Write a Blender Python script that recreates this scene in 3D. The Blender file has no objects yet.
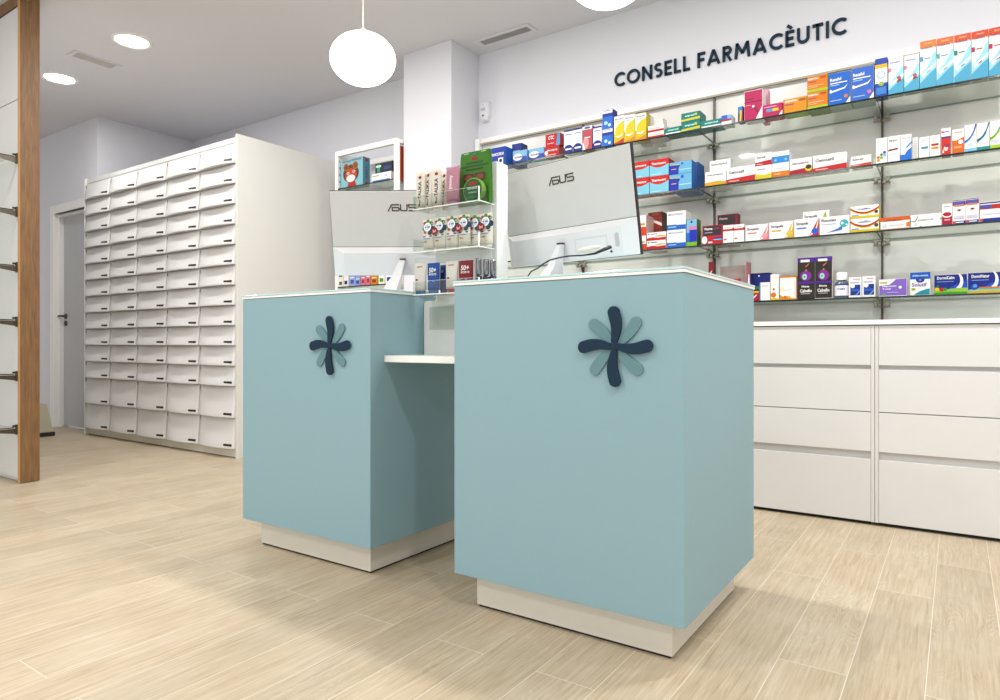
import bpy, bmesh, math, random
from mathutils import Vector, Matrix
random.seed(7)
PI = math.pi
col = bpy.context.scene.collection
# ------------------------------------------------------------------ camera numbers
F, CX, YH, YAW, H = 667.7, 500.0, 342.5, 0.6003, 0.88
CS, SN = math.cos(YAW), math.sin(YAW)
def at(px, py=None, X=None, Y=None, Z=None):
    u = (px-CX)/F
    rx, ry = u*CS-SN, u*SN+CS
    if Y is not None: d = Y/ry
    elif X is not None: d = X/rx
    else: d = (Z-H)*F/(YH-py)
    z = H+(YH-py)*d/F if py is not None else None
    return (rx*d, ry*d, z)
def XY(px, Y): return at(px, Y=Y)[0]
def ZY(px, py, Y): return at(px, py, Y=Y)[2]

# ------------------------------------------------------------------ materials
def lin(c): return c/12.92 if c <= .04045 else ((c+.055)/1.055)**2.4
def rgb(c):
    if isinstance(c, str):
        c = c.lstrip('#'); c = [int(c[i:i+2], 16)/255 for i in (0, 2, 4)]
    return (lin(c[0]), lin(c[1]), lin(c[2]), 1)
MATS = {}
def mat(name, c, rough=.5, metal=0, spec=.5, coat=0, noise=0, nscale=40, bump=0, trans=0):
    if name in MATS: return MATS[name]
    m = bpy.data.materials.new(name); m.use_nodes = True
    nt = m.node_tree; b = nt.nodes['Principled BSDF']
    b.inputs['Base Color'].default_value = rgb(c)
    b.inputs['Roughness'].default_value = rough
    b.inputs['Metallic'].default_value = metal
    b.inputs['Specular IOR Level'].default_value = spec
    b.inputs['Coat Weight'].default_value = coat
    b.inputs['Transmission Weight'].default_value = trans
    if noise or bump:
        tc = nt.nodes.new('ShaderNodeTexCoord'); n = nt.nodes.new('ShaderNodeTexNoise')
        n.inputs['Scale'].default_value = nscale; n.inputs['Detail'].default_value = 4
        nt.links.new(tc.outputs['Object'], n.inputs['Vector'])
        if noise:
            mx = nt.nodes.new('ShaderNodeMix'); mx.data_type = 'RGBA'
            r = rgb(c); k = 1-noise
            mx.inputs[6].default_value = r
            mx.inputs[7].default_value = (r[0]*k, r[1]*k, r[2]*k, 1)
            nt.links.new(n.outputs['Fac'], mx.inputs[0]); nt.links.new(mx.outputs[2], b.inputs['Base Color'])
        if bump:
            bp = nt.nodes.new('ShaderNodeBump'); bp.inputs['Strength'].default_value = bump
            bp.inputs['Distance'].default_value = .002
            nt.links.new(n.outputs['Fac'], bp.inputs['Height']); nt.links.new(bp.outputs['Normal'], b.inputs['Normal'])
    MATS[name] = m
    return m
def C(c):
    h = c.lstrip('#'); v = [int(h[i:i+2], 16)/255 for i in (0, 2, 4)]
    sat = max(v)-min(v); k = 1-.22*min(1, sat*2); m_ = sum(v)/3; v = [max(0, min(1, m_+(x-m_)*1.12)) for x in v]
    return mat('print_'+h, [x*k for x in v], rough=.5, spec=.3)
def emit(name, c, s):
    m = bpy.data.materials.new(name); m.use_nodes = True; nt = m.node_tree; nt.nodes.clear()
    e = nt.nodes.new('ShaderNodeEmission'); o = nt.nodes.new('ShaderNodeOutputMaterial')
    e.inputs[0].default_value = rgb(c); e.inputs[1].default_value = s
    nt.links.new(e.outputs[0], o.inputs[0]); MATS[name] = m; return m
def sheet_glass(name, tint, refl=1.0, rough=.02, haze=0):
    """thin clear sheet: fresnel mix of tinted see-through and gloss, optional milkiness"""
    m = bpy.data.materials.new(name); m.use_nodes = True; nt = m.node_tree; nt.nodes.clear()
    o = nt.nodes.new('ShaderNodeOutputMaterial'); t = nt.nodes.new('ShaderNodeBsdfTransparent')
    g = nt.nodes.new('ShaderNodeBsdfGlossy'); g.inputs['Roughness'].default_value = rough
    t.inputs[0].default_value = rgb(tint)
    fr = nt.nodes.new('ShaderNodeFresnel'); fr.inputs['IOR'].default_value = 1.5
    mu = nt.nodes.new('ShaderNodeMath'); mu.operation = 'MULTIPLY'; mu.inputs[1].default_value = refl
    ge = nt.nodes.new('ShaderNodeNewGeometry'); fs = nt.nodes.new('ShaderNodeMath'); fs.operation = 'SUBTRACT'; fs.inputs[0].default_value = 1
    m2 = nt.nodes.new('ShaderNodeMath'); m2.operation = 'MULTIPLY'      # gloss only on the outward side of the sheet
    nt.links.new(ge.outputs['Backfacing'], fs.inputs[1]); nt.links.new(fr.outputs[0], m2.inputs[0]); nt.links.new(fs.outputs[0], m2.inputs[1])
    nt.links.new(m2.outputs[0], mu.inputs[0])
    mx = nt.nodes.new('ShaderNodeMixShader'); nt.links.new(mu.outputs[0], mx.inputs[0])
    src = t.outputs[0]
    if haze:
        d = nt.nodes.new('ShaderNodeBsdfDiffuse'); d.inputs[0].default_value = rgb('#eef0ee')
        tl = nt.nodes.new('ShaderNodeBsdfTranslucent'); tl.inputs[0].default_value = rgb('#eef0ee')
        ad = nt.nodes.new('ShaderNodeMixShader'); ad.inputs[0].default_value = .4
        nt.links.new(d.outputs[0], ad.inputs[1]); nt.links.new(tl.outputs[0], ad.inputs[2])
        hz = nt.nodes.new('ShaderNodeMixShader'); hz.inputs[0].default_value = haze
        nt.links.new(t.outputs[0], hz.inputs[1]); nt.links.new(ad.outputs[0], hz.inputs[2]); src = hz.outputs[0]
    nt.links.new(src, mx.inputs[1]); nt.links.new(g.outputs[0], mx.inputs[2])
    nt.links.new(mx.outputs[0], o.inputs[0]); MATS[name] = m; return m

WALL = mat('wall_paint', '#dfdfe5', .85, noise=.02, nscale=3)
CEIL = mat('ceiling_paint', '#dcdbe0', .9)
TEAL = mat('teal_laminate', '#8fb1ba', .55, spec=.35, noise=.05, nscale=160)
WHITE = mat('white_laminate', '#d6d5d2', .4, noise=.02, nscale=8)
WHITE2 = mat('white_lacquer', '#d9d9d7', .35, coat=.1)
PLINTH = mat('plinth_laminate', '#e2dccf', .4, noise=.05, nscale=20)
TOP = mat('counter_white_top', '#f6f6f2', .3)
GTOP = mat('counter_glass_sheet', '#bfe0e2', .08, coat=.6)
NAVY = mat('emblem_navy', '#1c3347', .7, spec=.2)
SEA = mat('emblem_sea_green', '#678c92', .6, spec=.3)
BLACK = mat('black_plastic', '#1b1a1a', .4)
DARK = mat('dark_gap', '#2a2722', .7)
SHELLW = mat('drawer_plastic', '#dad9d7', .38, noise=.02, nscale=12)
STEEL = mat('brushed_nickel', '#a39d90', .4, metal=.5)
DSTEEL = mat('dark_bracket_metal', '#5d564a', .35, metal=.8)
CHROME = mat('chrome', '#c9c9cc', .12, metal=1)
UPR = mat('upright_metal', '#57534e', .4, metal=.6)
BACK = mat('back_panel_gloss', '#dddbd6', .2, coat=.3)
FRAMEW = mat('frame_white', '#f2f1ee', .4)
SILVER = mat('monitor_silver_back', '#cacac8', .38, spec=.4, noise=.02, nscale=60)
MWHITE = mat('monitor_white_plastic', '#dcdcde', .35)
BRONZE = mat('logo_dark_metal', '#4b443c', .35, metal=.5)
SHADEB = mat('brown_shadow_line', '#a69c8c', .5)  # brown tone painted in for shade below the panel's top border
SIGN = mat('sign_slate_blue', '#1d2f40', .7, spec=.2)
DOORM = mat('door_grey', '#b9babc', .5)
GLOBE = emit('globe_glow', '#fff8ec', 5.5)
SPOT = emit('downlight_glow', '#ffffff', 25)
GLASS = sheet_glass('shelf_glass', '#f3f7f4', .9)
GEDGE = mat('shelf_glass_edge', '#12201c', .15)
GLIP = mat('shelf_glass_rear_edge', '#7e948c', .2)
ACRYL = sheet_glass('clear_acrylic', '#f4f6f4', 1.2)
ACRYLE = mat('acrylic_bright_edge', '#f2f4f2', .2)
FROST = sheet_glass('frosted_acrylic', '#eef0ec', .8, .2, haze=.75)
PINKA = sheet_glass('pink_tinted_acrylic', '#ecd9d6', 1.0, .05, haze=.3)

def wood_mat():
    m = bpy.data.materials.new('oak_veneer'); m.use_nodes = True; nt = m.node_tree; b = nt.nodes['Principled BSDF']
    tc = nt.nodes.new('ShaderNodeTexCoord'); mp = nt.nodes.new('ShaderNodeMapping')
    mp.inputs['Scale'].default_value = (22, 22, 1.6)
    n = nt.nodes.new('ShaderNodeTexNoise'); n.inputs['Scale'].default_value = 4; n.inputs['Detail'].default_value = 8
    n.inputs['Distortion'].default_value = .8
    r = nt.nodes.new('ShaderNodeValToRGB')
    r.color_ramp.elements[0].color = rgb('#5f4228'); r.color_ramp.elements[0].position = .2
    r.color_ramp.elements[1].color = rgb('#946d43'); r.color_ramp.elements[1].position = .8
    nt.links.new(tc.outputs['Object'], mp.inputs[0]); nt.links.new(mp.outputs[0], n.inputs['Vector'])
    nt.links.new(n.outputs['Fac'], r.inputs[0]); nt.links.new(r.outputs[0], b.inputs['Base Color'])
    b.inputs['Roughness'].default_value = .5; return m
OAK = wood_mat()
OAKEDGE = mat('oak_edge', '#c99a5e', .5, noise=.2, nscale=30)

def floor_mat():
    m = bpy.data.materials.new('pale_plank_floor'); m.use_nodes = True; nt = m.node_tree; b = nt.nodes['Principled BSDF']
    N = nt.nodes.new; L = nt.links.new
    tc = N('ShaderNodeTexCoord'); rot = N('ShaderNodeMapping'); rot.inputs['Rotation'].default_value = (0, 0, PI/2)
    rot.inputs['Location'].default_value = (0.33, .066, 0)
    L(tc.outputs['Object'], rot.inputs[0])
    br = N('ShaderNodeTexBrick'); br.offset = .37; br.offset_frequency = 2
    br.inputs['Color1'].default_value = (0, 0, 0, 1); br.inputs['Color2'].default_value = (1, 1, 1, 1)
    br.inputs['Mortar'].default_value = (.5, .5, .5, 1)
    br.inputs['Scale'].default_value = 1; br.inputs['Mortar Size'].default_value = .0013
    br.inputs['Brick Width'].default_value = 1.2; br.inputs['Row Height'].default_value = .173
    br.inputs['Mortar Smooth'].default_value = .3
    L(rot.outputs[0], br.inputs['Vector'])
    # per-plank shift of the grain
    sh = N('ShaderNodeVectorMath'); sh.operation = 'MULTIPLY_ADD'; sh.inputs[1].default_value = (7.3, 3.1, 5.7)
    L(br.outputs['Color'], sh.inputs[0]); L(tc.outputs['Object'], sh.inputs[2])
    mp = N('ShaderNodeMapping'); mp.inputs['Scale'].default_value = (48, 2.2, 1); L(sh.outputs[0], mp.inputs[0])
    n1 = N('ShaderNodeTexNoise'); n1.inputs['Scale'].default_value = 2.2; n1.inputs['Detail'].default_value = 9
    n1.inputs['Roughness'].default_value = .65; n1.inputs['Distortion'].default_value = .6; L(mp.outputs[0], n1.inputs['Vector'])
    # cathedral figure
    mp2 = N('ShaderNodeMapping'); mp2.inputs['Scale'].default_value = (8, 1.0, 1); L(sh.outputs[0], mp2.inputs[0])
    n2 = N('ShaderNodeTexNoise'); n2.inputs['Scale'].default_value = 1.3; n2.inputs['Detail'].default_value = 2.5; L(mp2.outputs[0], n2.inputs['Vector'])
    mm = N('ShaderNodeMath'); mm.operation = 'MULTIPLY'; mm.inputs[1].default_value = 70; L(n2.outputs['Fac'], mm.inputs[0])
    fr = N('ShaderNodeMath'); fr.operation = 'PINGPONG'; fr.inputs[1].default_value = 1; L(mm.outputs[0], fr.inputs[0])
    rr = N('ShaderNodeValToRGB'); rr.color_ramp.elements[0].position = .5; rr.color_ramp.elements[1].position = 1.0
    L(fr.outputs[0], rr.inputs[0])
    n3 = N('ShaderNodeTexNoise'); n3.inputs['Scale'].default_value = 1.9; n3.inputs['Detail'].default_value = 3; L(sh.outputs[0], n3.inputs['Vector'])
    r3 = N('ShaderNodeValToRGB'); r3.color_ramp.elements[0].position = .5; r3.color_ramp.elements[1].position = .66; L(n3.outputs['Fac'], r3.inputs[0])
    fig = N('ShaderNodeMath'); fig.operation = 'MULTIPLY'; L(rr.outputs[0], fig.inputs[0]); L(r3.outputs[0], fig.inputs[1])
    ra = N('ShaderNodeValToRGB')
    ra.color_ramp.elements[0].position = .3; ra.color_ramp.elements[0].color = rgb('#a59377')
    ra.color_ramp.elements[1].position = .72; ra.color_ramp.elements[1].color = rgb('#c9baa1')
    L(n1.outputs['Fac'], ra.inputs[0])
    mxa = N('ShaderNodeMix'); mxa.data_type = 'RGBA'; mxa.inputs[7].default_value = rgb('#d9cfbc')
    f2 = N('ShaderNodeMath'); f2.operation = 'MULTIPLY'; f2.inputs[1].default_value = .32; L(fig.outputs[0], f2.inputs[0])
    L(f2.outputs[0], mxa.inputs[0]); L(ra.outputs[0], mxa.inputs[6])
    # whitish plank cloudiness
    n4 = N('ShaderNodeTexNoise'); n4.inputs['Scale'].default_value = 5; n4.inputs['Detail'].default_value = 5; L(sh.outputs[0], n4.inputs['Vector'])
    r4 = N('ShaderNodeMapRange'); r4.inputs[1].default_value = .4; r4.inputs[2].default_value = .8; r4.inputs[4].default_value = .35; L(n4.outputs['Fac'], r4.inputs[0])
    mxc = N('ShaderNodeMix'); mxc.data_type = 'RGBA'; mxc.inputs[7].default_value = rgb('#d3c8b4')
    L(r4.outputs[0], mxc.inputs[0]); L(mxa.outputs[2], mxc.inputs[6])
    # plank to plank tone
    hs = N('ShaderNodeHueSaturation'); mr = N('ShaderNodeMapRange'); mr.inputs[3].default_value = .93; mr.inputs[4].default_value = 1.05
    L(br.outputs['Color'], mr.inputs[0]); L(mr.outputs[0], hs.inputs['Value']); L(mxc.outputs[2], hs.inputs['Color'])
    mxb = N('ShaderNodeMix'); mxb.data_type = 'RGBA'; mxb.inputs[7].default_value = rgb('#d9d0bf')
    L(br.outputs['Fac'], mxb.inputs[0]); L(hs.outputs[0], mxb.inputs[6]); L(mxb.outputs[2], b.inputs['Base Color'])
    b.inputs['Roughness'].default_value = .42; b.inputs['Specular IOR Level'].default_value = .4
    bp = N('ShaderNodeBump'); bp.inputs['Strength'].default_value = .15; bp.inputs['Distance'].default_value = .002
    L(n1.outputs['Fac'], bp.inputs['Height']); L(bp.outputs['Normal'], b.inputs['Normal'])
    return m
FLOOR = floor_mat()

# ------------------------------------------------------------------ mesh helper
class MB:
    def __init__(s): s.bm = bmesh.new(); s.mats = []
    def mi(s, m):
        if m not in s.mats: s.mats.append(m)
        return s.mats.index(m)
    def _new(s, geom, m):
        i = s.mi(m)
        for f in geom: f.material_index = i
    def box(s, x0, x1, y0, y1, z0, z1, m, bev=0, seg=2, M=None):
        r = bmesh.ops.create_cube(s.bm, size=1)
        vs = r['verts']
        bmesh.ops.scale(s.bm, vec=(x1-x0, y1-y0, z1-z0), verts=vs)
        bmesh.ops.translate(s.bm, vec=((x0+x1)/2, (y0+y1)/2, (z0+z1)/2), verts=vs)
        fs = list({f for v in vs for f in v.link_faces}); s._new(fs, m)
        if bev:
            es = list({e for v in vs for e in v.link_edges})
            rr = bmesh.ops.bevel(s.bm, geom=es, offset=bev, segments=seg, affect='EDGES', profile=.5)
            s._new(rr['faces'], m)
            vs = list({v for f in rr['faces'] for v in f.verts} | {v for v in vs if v.is_valid})
        if M is not None:
            bmesh.ops.transform(s.bm, matrix=M, verts=vs)
        return s
    def poly(s, pts, m):
        vs = [s.bm.verts.new(p) for p in pts]
        f = s.bm.faces.new(vs); f.material_index = s.mi(m); return f
    def prism(s, pts, axis, a, b, m):
        """pts 2D outline extruded along axis ('x','y','z') from a to b"""
        def P(p, t):
            return {'x': (t, p[0], p[1]), 'y': (p[0], t, p[1]), 'z': (p[0], p[1], t)}[axis]
        A = [s.bm.verts.new(P(p, a)) for p in pts]; B = [s.bm.verts.new(P(p, b)) for p in pts]
        fs = [s.bm.faces.new(A), s.bm.faces.new(list(reversed(B)))]
        n = len(pts)
        for i in range(n): fs.append(s.bm.faces.new([A[i], B[i], B[(i+1) % n], A[(i+1) % n]]))
        s._new(fs, m); bmesh.ops.recalc_face_normals(s.bm, faces=fs); return s
    def loft(s, rings, m, cap=True, smooth=True):
        R = [[s.bm.verts.new(p) for p in r] for r in rings]; fs = []
        n = len(rings[0])
        for a, b in zip(R, R[1:]):
            for i in range(n): fs.append(s.bm.faces.new([a[i], a[(i+1) % n], b[(i+1) % n], b[i]]))
        for f in fs: f.smooth = smooth
        if cap:
            fs.append(s.bm.faces.new(list(reversed(R[0])))); fs.append(s.bm.faces.new(R[-1]))
        s._new(fs, m); bmesh.ops.recalc_face_normals(s.bm, faces=fs); return s
    def lathe(s, prof, m, c=(0, 0, 0), n=24, axis='z', cap=True):
        rings = []
        for r, z in prof:
            ring = []
            for i in range(n):
                a = 2*PI*i/n; p = (r*math.cos(a), r*math.sin(a), z)
                if axis == 'y': p = (p[0], -z, p[1])
                if axis == 'x': p = (z, p[0], p[1])
                ring.append((c[0]+p[0], c[1]+p[1], c[2]+p[2]))
            rings.append(ring)
        return s.loft(rings, m, cap)
    def tube(s, pts, r, m, n=8):
        pts = [Vector(p) for p in pts]; rings = []
        for i, p in enumerate(pts):
            t = (pts[min(i+1, len(pts)-1)]-pts[max(i-1, 0)]).normalized()
            a = t.cross(Vector((0, 0, 1)))
            if a.length < .01: a = t.cross(Vector((0, 1, 0)))
            a.normalize(); b = t.cross(a)
            rr = r[i] if isinstance(r, (list, tuple)) else r
            rings.append([tuple(p+rr*(math.cos(2*PI*k/n)*a+math.sin(2*PI*k/n)*b)) for k in range(n)])
        return s.loft(rings, m)
    def build(s, name, parent=None, loc=None):
        me = bpy.data.meshes.new(name); s.bm.to_mesh(me); s.bm.free()
        for m in s.mats: me.materials.append(m)
        o = bpy.data.objects.new(name, me); col.objects.link(o)
        if parent is not None: o.parent = parent
        if loc is not None: o.location = loc
        return o
def tag(o, label=None, cat=None, group=None, kind=None):
    if label: o['label'] = label
    if cat: o['category'] = cat
    if group: o['group'] = group
    if kind: o['kind'] = kind
    return o
def empty(name, loc=(0, 0, 0), label=None, cat=None, group=None, rz=0):
    o = bpy.data.objects.new(name, None); col.objects.link(o); o.location = loc; o.rotation_euler = (0, 0, rz)
    o.empty_display_size = .05
    return tag(o, label, cat, group)
def struct(o): o['kind'] = 'structure'; return o
def copy_tree(o, parent=None):
    c = o.copy(); col.objects.link(c)
    if parent is not None: c.parent = parent
    for ch in list(o.children): copy_tree(ch, c)
    return c

# text turned into flat polygons --------------------------------------------
TXT = {}
def text_polys(s, bold=.012):
    if s in TXT: return TXT[s]
    cu = bpy.data.curves.new('lettering', 'FONT'); cu.body = s; cu.size = 1; cu.resolution_u = 2; cu.offset = .028
    o = bpy.data.objects.new('lettering', cu); col.objects.link(o)
    dg = bpy.context.evaluated_depsgraph_get(); dg.update()
    me = bpy.data.meshes.new_from_object(o.evaluated_get(dg))
    vs = [(v.co.x, v.co.y) for v in me.vertices]; fs = [tuple(p.vertices) for p in me.polygons]
    bpy.data.objects.remove(o); bpy.data.curves.remove(cu); bpy.data.meshes.remove(me)
    xs = [v[0] for v in vs] or [0, 1]; ys = [v[1] for v in vs] or [0, 1]
    x0, x1, y0, y1 = min(xs), max(xs), min(ys), max(ys)
    TXT[s] = ([((x-x0)/(x1-x0), (y-y0)/(y1-y0)) for x, y in vs], fs); return TXT[s]
def put(mb, fn, d, w, h, eps=.0004, k0=1):
    """draw the design list d on a face; fn(a, b, t): a across, b up (metres), t off the surface"""
    for k, e in enumerate(d):
        t = eps*(k+k0); c = e[-1]; m = C(c); kind = e[0]
        if kind == 'r':
            _, u0, v0, u1, v1, _c = e
            mb.poly([fn(u0*w, v0*h, t), fn(u1*w, v0*h, t), fn(u1*w, v1*h, t), fn(u0*w, v1*h, t)], m)
        elif kind == 'p':
            mb.poly([fn(u*w, v*h, t) for u, v in e[1]], m)
        elif kind == 'c':
            _, u, v, r, _c = e
            mb.poly([fn(u*w+r*h*math.cos(2*PI*i/20), v*h+r*h*math.sin(2*PI*i/20), t) for i in range(20)], m)
        elif kind == 'e':
            _, u, v, ru, rv, _c = e
            mb.poly([fn((u+ru*math.cos(2*PI*i/20))*w, (v+rv*math.sin(2*PI*i/20))*h, t) for i in range(20)], m)
        elif kind == 'b':
            s = e[1]
            for a, b in zip(s, s[1:]):
                mb.poly([fn(a[0]*w, a[1]*h, t), fn(b[0]*w, b[1]*h, t), fn(b[0]*w, b[2]*h, t), fn(a[0]*w, a[2]*h, t)], m)
        elif kind == 't':
            _, s, u, v, tw, th, _c = e
            vs, fs = text_polys(s); V = [mb.bm.verts.new(fn((u+a*tw)*w, (v+b*th)*h, t)) for a, b in vs]; i = mb.mi(m)
            for f in fs:
                try: mb.bm.faces.new([V[q] for q in f]).material_index = i
                except ValueError: pass
        elif kind == 'tv':      # vertical text, reading upwards
            _, s, u, v, tw, th, _c = e
            vs, fs = text_polys(s); V = [mb.bm.verts.new(fn((u-b*th)*w, (v+a*tw)*h, t)) for a, b in vs]; i = mb.mi(m)
            for f in fs:
                try: mb.bm.faces.new([V[q] for q in f]).material_index = i
                except ValueError: pass
def strokes(mb, lines, wd, fn, m, t0, t1):
    """thick polylines extruded between t0 and t1"""
    for ln in lines:
        closed = ln[0] == ln[-1] and len(ln) > 3
        P = [Vector(p) for p in (ln[:-1] if closed else ln)]; n = len(P); L = []; R = []
        for i in range(n):
            if closed: a, b = P[i-1], P[(i+1) % n]
            else: a, b = P[max(i-1, 0)], P[min(i+1, n-1)]
            d1 = (P[i]-a).normalized() if (P[i]-a).length > 1e-9 else (b-P[i]).normalized()
            d2 = (b-P[i]).normalized() if (b-P[i]).length > 1e-9 else d1
            nn = Vector((-(d1+d2).y, (d1+d2).x))
            if nn.length < 1e-6: nn = Vector((-d1.y, d1.x))
            nn.normalize(); k = wd/2/max(.35, nn.dot(Vector((-d1.y, d1.x))))
            L.append(P[i]+nn*k); R.append(P[i]-nn*k)
        rng = range(n if closed else n-1)
        for i in rng:
            j = (i+1) % n
            q = [L[i], L[j], R[j], R[i]]
            A = [mb.bm.verts.new(fn(p.x, p.y, t1)) for p in q]; B = [mb.bm.verts.new(fn(p.x, p.y, t0)) for p in q]
            fs = [mb.bm.faces.new(A), mb.bm.faces.new(list(reversed(B)))]
            for k in range(4): fs.append(mb.bm.faces.new([A[k], B[k], B[(k+1) % 4], A[(k+1) % 4]]))
            mb._new(fs, m); bmesh.ops.recalc_face_normals(mb.bm, faces=fs)
def arc(cx, cy, r, a0, a1, n=14, ry=None):
    ry = ry or r
    return [(cx+r*math.cos(math.radians(a0+(a1-a0)*i/n)), cy+ry*math.sin(math.radians(a0+(a1-a0)*i/n))) for i in range(n+1)]

# ================================================================== THE ROOM
CH = 3.061; WY = 4.10; NX = -6.84; DY = 3.12
mb = MB(); mb.box(-9.2, 3.2, -4.5, 4.3, -.1, 0, FLOOR); struct(mb.build('floor'))
mb = MB(); mb.box(-9.2, 3.2, -4.5, 4.3, CH, CH+.1, CEIL); struct(mb.build('ceiling'))
mb = MB(); mb.box(NX, 3.2, WY, 4.3, 0, CH, WALL); struct(mb.build('wall_back'))
mb = MB(); mb.box(-3.466, -3.004, 3.767, WY, 0, CH, WALL, bev=.003); struct(mb.build('wall_column'))
DX0, DX1, DZ = -7.76, NX-.04, 2.215
mb = MB(); mb.box(-9.2, DX0, DY, DY+.14, 0, CH, WALL); mb.box(DX0, DX1, DY, DY+.14, DZ, CH, WALL)
mb.box(DX1, NX, DY, WY+.1, 0, CH, WALL); struct(mb.build('wall_left'))
mb = MB(); mb.box(-9.2, -9.1, -4.5, DY, 0, CH, WALL); struct(mb.build('wall_far_left'))
mb = MB(); mb.box(3.1, 3.2, -4.5, WY, 0, CH, WALL); struct(mb.build('wall_right'))
# door with architrave, recessed leaf and lever
d = struct(empty('door_1', (DX0, DY, 0)))
mb = MB(); W = DX1-DX0
mb.box(0, W, .075, .115, .012, DZ-.01, DOORM, bev=.002); mb.build('door_leaf', d)
mb = MB(); mb.box(-.07, .015, -.018, .12, 0, DZ+.085, FRAMEW, bev=.004); mb.box(.016, W, -.018, .12, DZ+.0, DZ+.085, FRAMEW, bev=.004)
mb.box(.015, .03, .03, .075, 0, DZ, FRAMEW); mb.box(.03, W, .03, .075, DZ-.03, DZ, FRAMEW)
mb.build('door_frame', d)
mb = MB(); hz = 1.155
mb.lathe([(.026, 0), (.026, .012), (.012, .014), (.01, .05)], DSTEEL, (.085, .075, hz), 16, 'y')
mb.tube([(.085, .03, hz), (.04, .022, hz+.003), (.0, .03, hz-.004)], .009, DSTEEL)
mb.lathe([(.026, 0), (.026, .012), (.008, .013), (.008, .02)], DSTEEL, (.085, .075, hz-.075), 16, 'y')
mb.build('door_handle', d)

# ================================================================== partition at the far left (oak end, white cladding, glass brackets)
PX, PY, PD = -4.812, 1.742, .108
part = empty('display_partition', (PX, PY, 0), 'white clad display partition with broad oak end panel running from floor to ceiling', 'partition')
mb = MB(); mb.box(-.028, 0, 0, PD, 0.004, CH-.002, OAK, bev=.001); mb.build('oak_end_panel', part)
mb = MB(); mb.box(-.0285, -.0005, -.003, -.0002, 0.004, CH-.002, OAKEDGE); mb.build('oak_front_edge', part)
mb = MB()
for a, b in ((.03, 2.402), (2.408, 2.985)):
    mb.box(-2.2, -.0295, .004, .022, a, b, WHITE2, bev=.001)
mb.box(-2.2, -.0295, .023, PD-.01, .004, 2.985, WHITE)
mb.build('white_cladding', part)
mb = MB(); mb.box(-2.2, -.0295, -.003, PD, 2.99, CH-.002, OAK); mb.build('oak_top_rail', part)
for k, py in enumerate((157, 210, 265, 319, 373, 426)):
    z = ZY(14, py, PY)
    mb = MB()
    mb.box(-.052, -.031, -.010, .003, z-.05, z+.014, DSTEEL, bev=.002)
    mb.prism([(-.002, z-.046), (-.002, z-.012), (-.2, z-.012), (-.2, z-.017)], 'x', -.046, -.036, DSTEEL)
    mb.lathe([(.006, 0), (.006, .02)], BLACK, (-.042, -.006, z+.005), 12, 'y')
    mb.build('shelf_bracket', part)
    mb = MB(); mb.box(PX-1.6, PX-.046, PY-.26, PY-.014, z-.0095, z-.0035, GLASS)
    mb.box(PX-1.6, PX-.046, PY-.2605, PY-.2602, z-.0095, z-.0035, GEDGE); mb.box(PX-.0458, PX-.0454, PY-.26, PY-.014, z-.0095, z-.0035, GEDGE)
    o = mb.build('glass_shelf')
    nm = ['topmost', 'second from top', 'third from top', 'fourth from top', 'fifth from top', 'lowest'][k]
    tag(o, 'glass shelf on the white partition at the far left, %s' % nm, 'shelf', 'glass shelves on the left partition')
# thing on the floor behind the partition
bx, by, _ = at(43, 437, Z=0)
o = empty('floor_appliance', (bx-.13, by, 0), 'beige tapered appliance with black base on floor beside the grey door', 'appliance')
BEI = mat('beige_plastic', '#b0aa94', .5)
def rect(x0, x1, y0, y1, z): return [(x0, y0, z), (x1, y0, z), (x1, y1, z), (x0, y1, z)]
mb = MB(); mb.loft([rect(-.16, .115, -.09, .09, .04), rect(-.15, .09, -.08, .08, .16), rect(-.13, .055, -.06, .06, .30)], BEI, smooth=False)
put(mb, lambda a, b, t: (-.03+a, -.083+b*.1-t*1, .10+b), [('tv', 'X-LINE', .5, .05, .8, .3, '#3a3832')], .1, .16); mb.build('housing', o)
mb = MB(); mb.box(-.17, .14, -.1, .1, .0, .04, BLACK, bev=.008); mb.build('black_base', o)
mb = MB(); mb.tube([(-.02, 0, .30), (-.03, 0, .4), (-.06, 0, .52), (-.12, .01, .62)], [.02, .014, .013, .012], BLACK); mb.build('handle', o)

# ================================================================== tall drawer cabinet (five columns of bowed drawers)
TX0, TX1, TY, TZ = -6.9126, -4.4786, 3.0457, 2.45
def drawer_mesh(w, h, tall):
    mb = MB(); nx, nz = 14, 8; g = []
    for j in range(nz+1):
        t = j/nz; row = []
        for i in range(nx+1):
            s = i/nx
            bow = .018+.034*(1-(2*s-1)**2)
            y = -.004-bow*t**1.15
            row.append(mb.bm.verts.new((s*w, y, h-t*h)))
        g.append(row)
    fs = []
    for j in range(nz):
        for i in range(nx):
            f = mb.bm.faces.new([g[j][i], g[j+1][i], g[j+1][i+1], g[j][i+1]]); f.smooth = True; fs.append(f)
    mb._new(fs, SHELLW); fs = []
    # lip under the front
    low = [mb.bm.verts.new((v.co.x, v.co.y, -.007)) for v in g[-1]]
    bk = [mb.bm.verts.new((v.co.x, -.001, -.007)) for v in g[-1]]
    for i in range(nx):
        fs.append(mb.bm.faces.new([g[-1][i], low[i], low[i+1], g[-1][i+1]]))
        fs.append(mb.bm.faces.new([low[i], bk[i], bk[i+1], low[i+1]]))
    for c in (0, nx):
        side = [g[j][c] for j in range(nz+1)]+[low[c], bk[c], mb.bm.verts.new((g[0][c].co.x, -.001, h))]
        fs.append(mb.bm.faces.new(side))
    top = [mb.bm.verts.new((0, -.001, h)), mb.bm.verts.new((w, -.001, h))]
    fs.append(mb.bm.faces.new([g[0][i] for i in range(nx, -1, -1)]+top))
    mb._new(fs, SHELLW); bmesh.ops.recalc_face_normals(mb.bm, faces=mb.bm.faces[:])
    return mb
DW = (TX1-TX0-.044)/5
rows = []
z = 2.247
for k in range(12): rows.append((z, .1435)); z -= .1535
rows += [(.318, .230), (.083, .226)]
protoS = protoT = protoL = protoK = None
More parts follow.
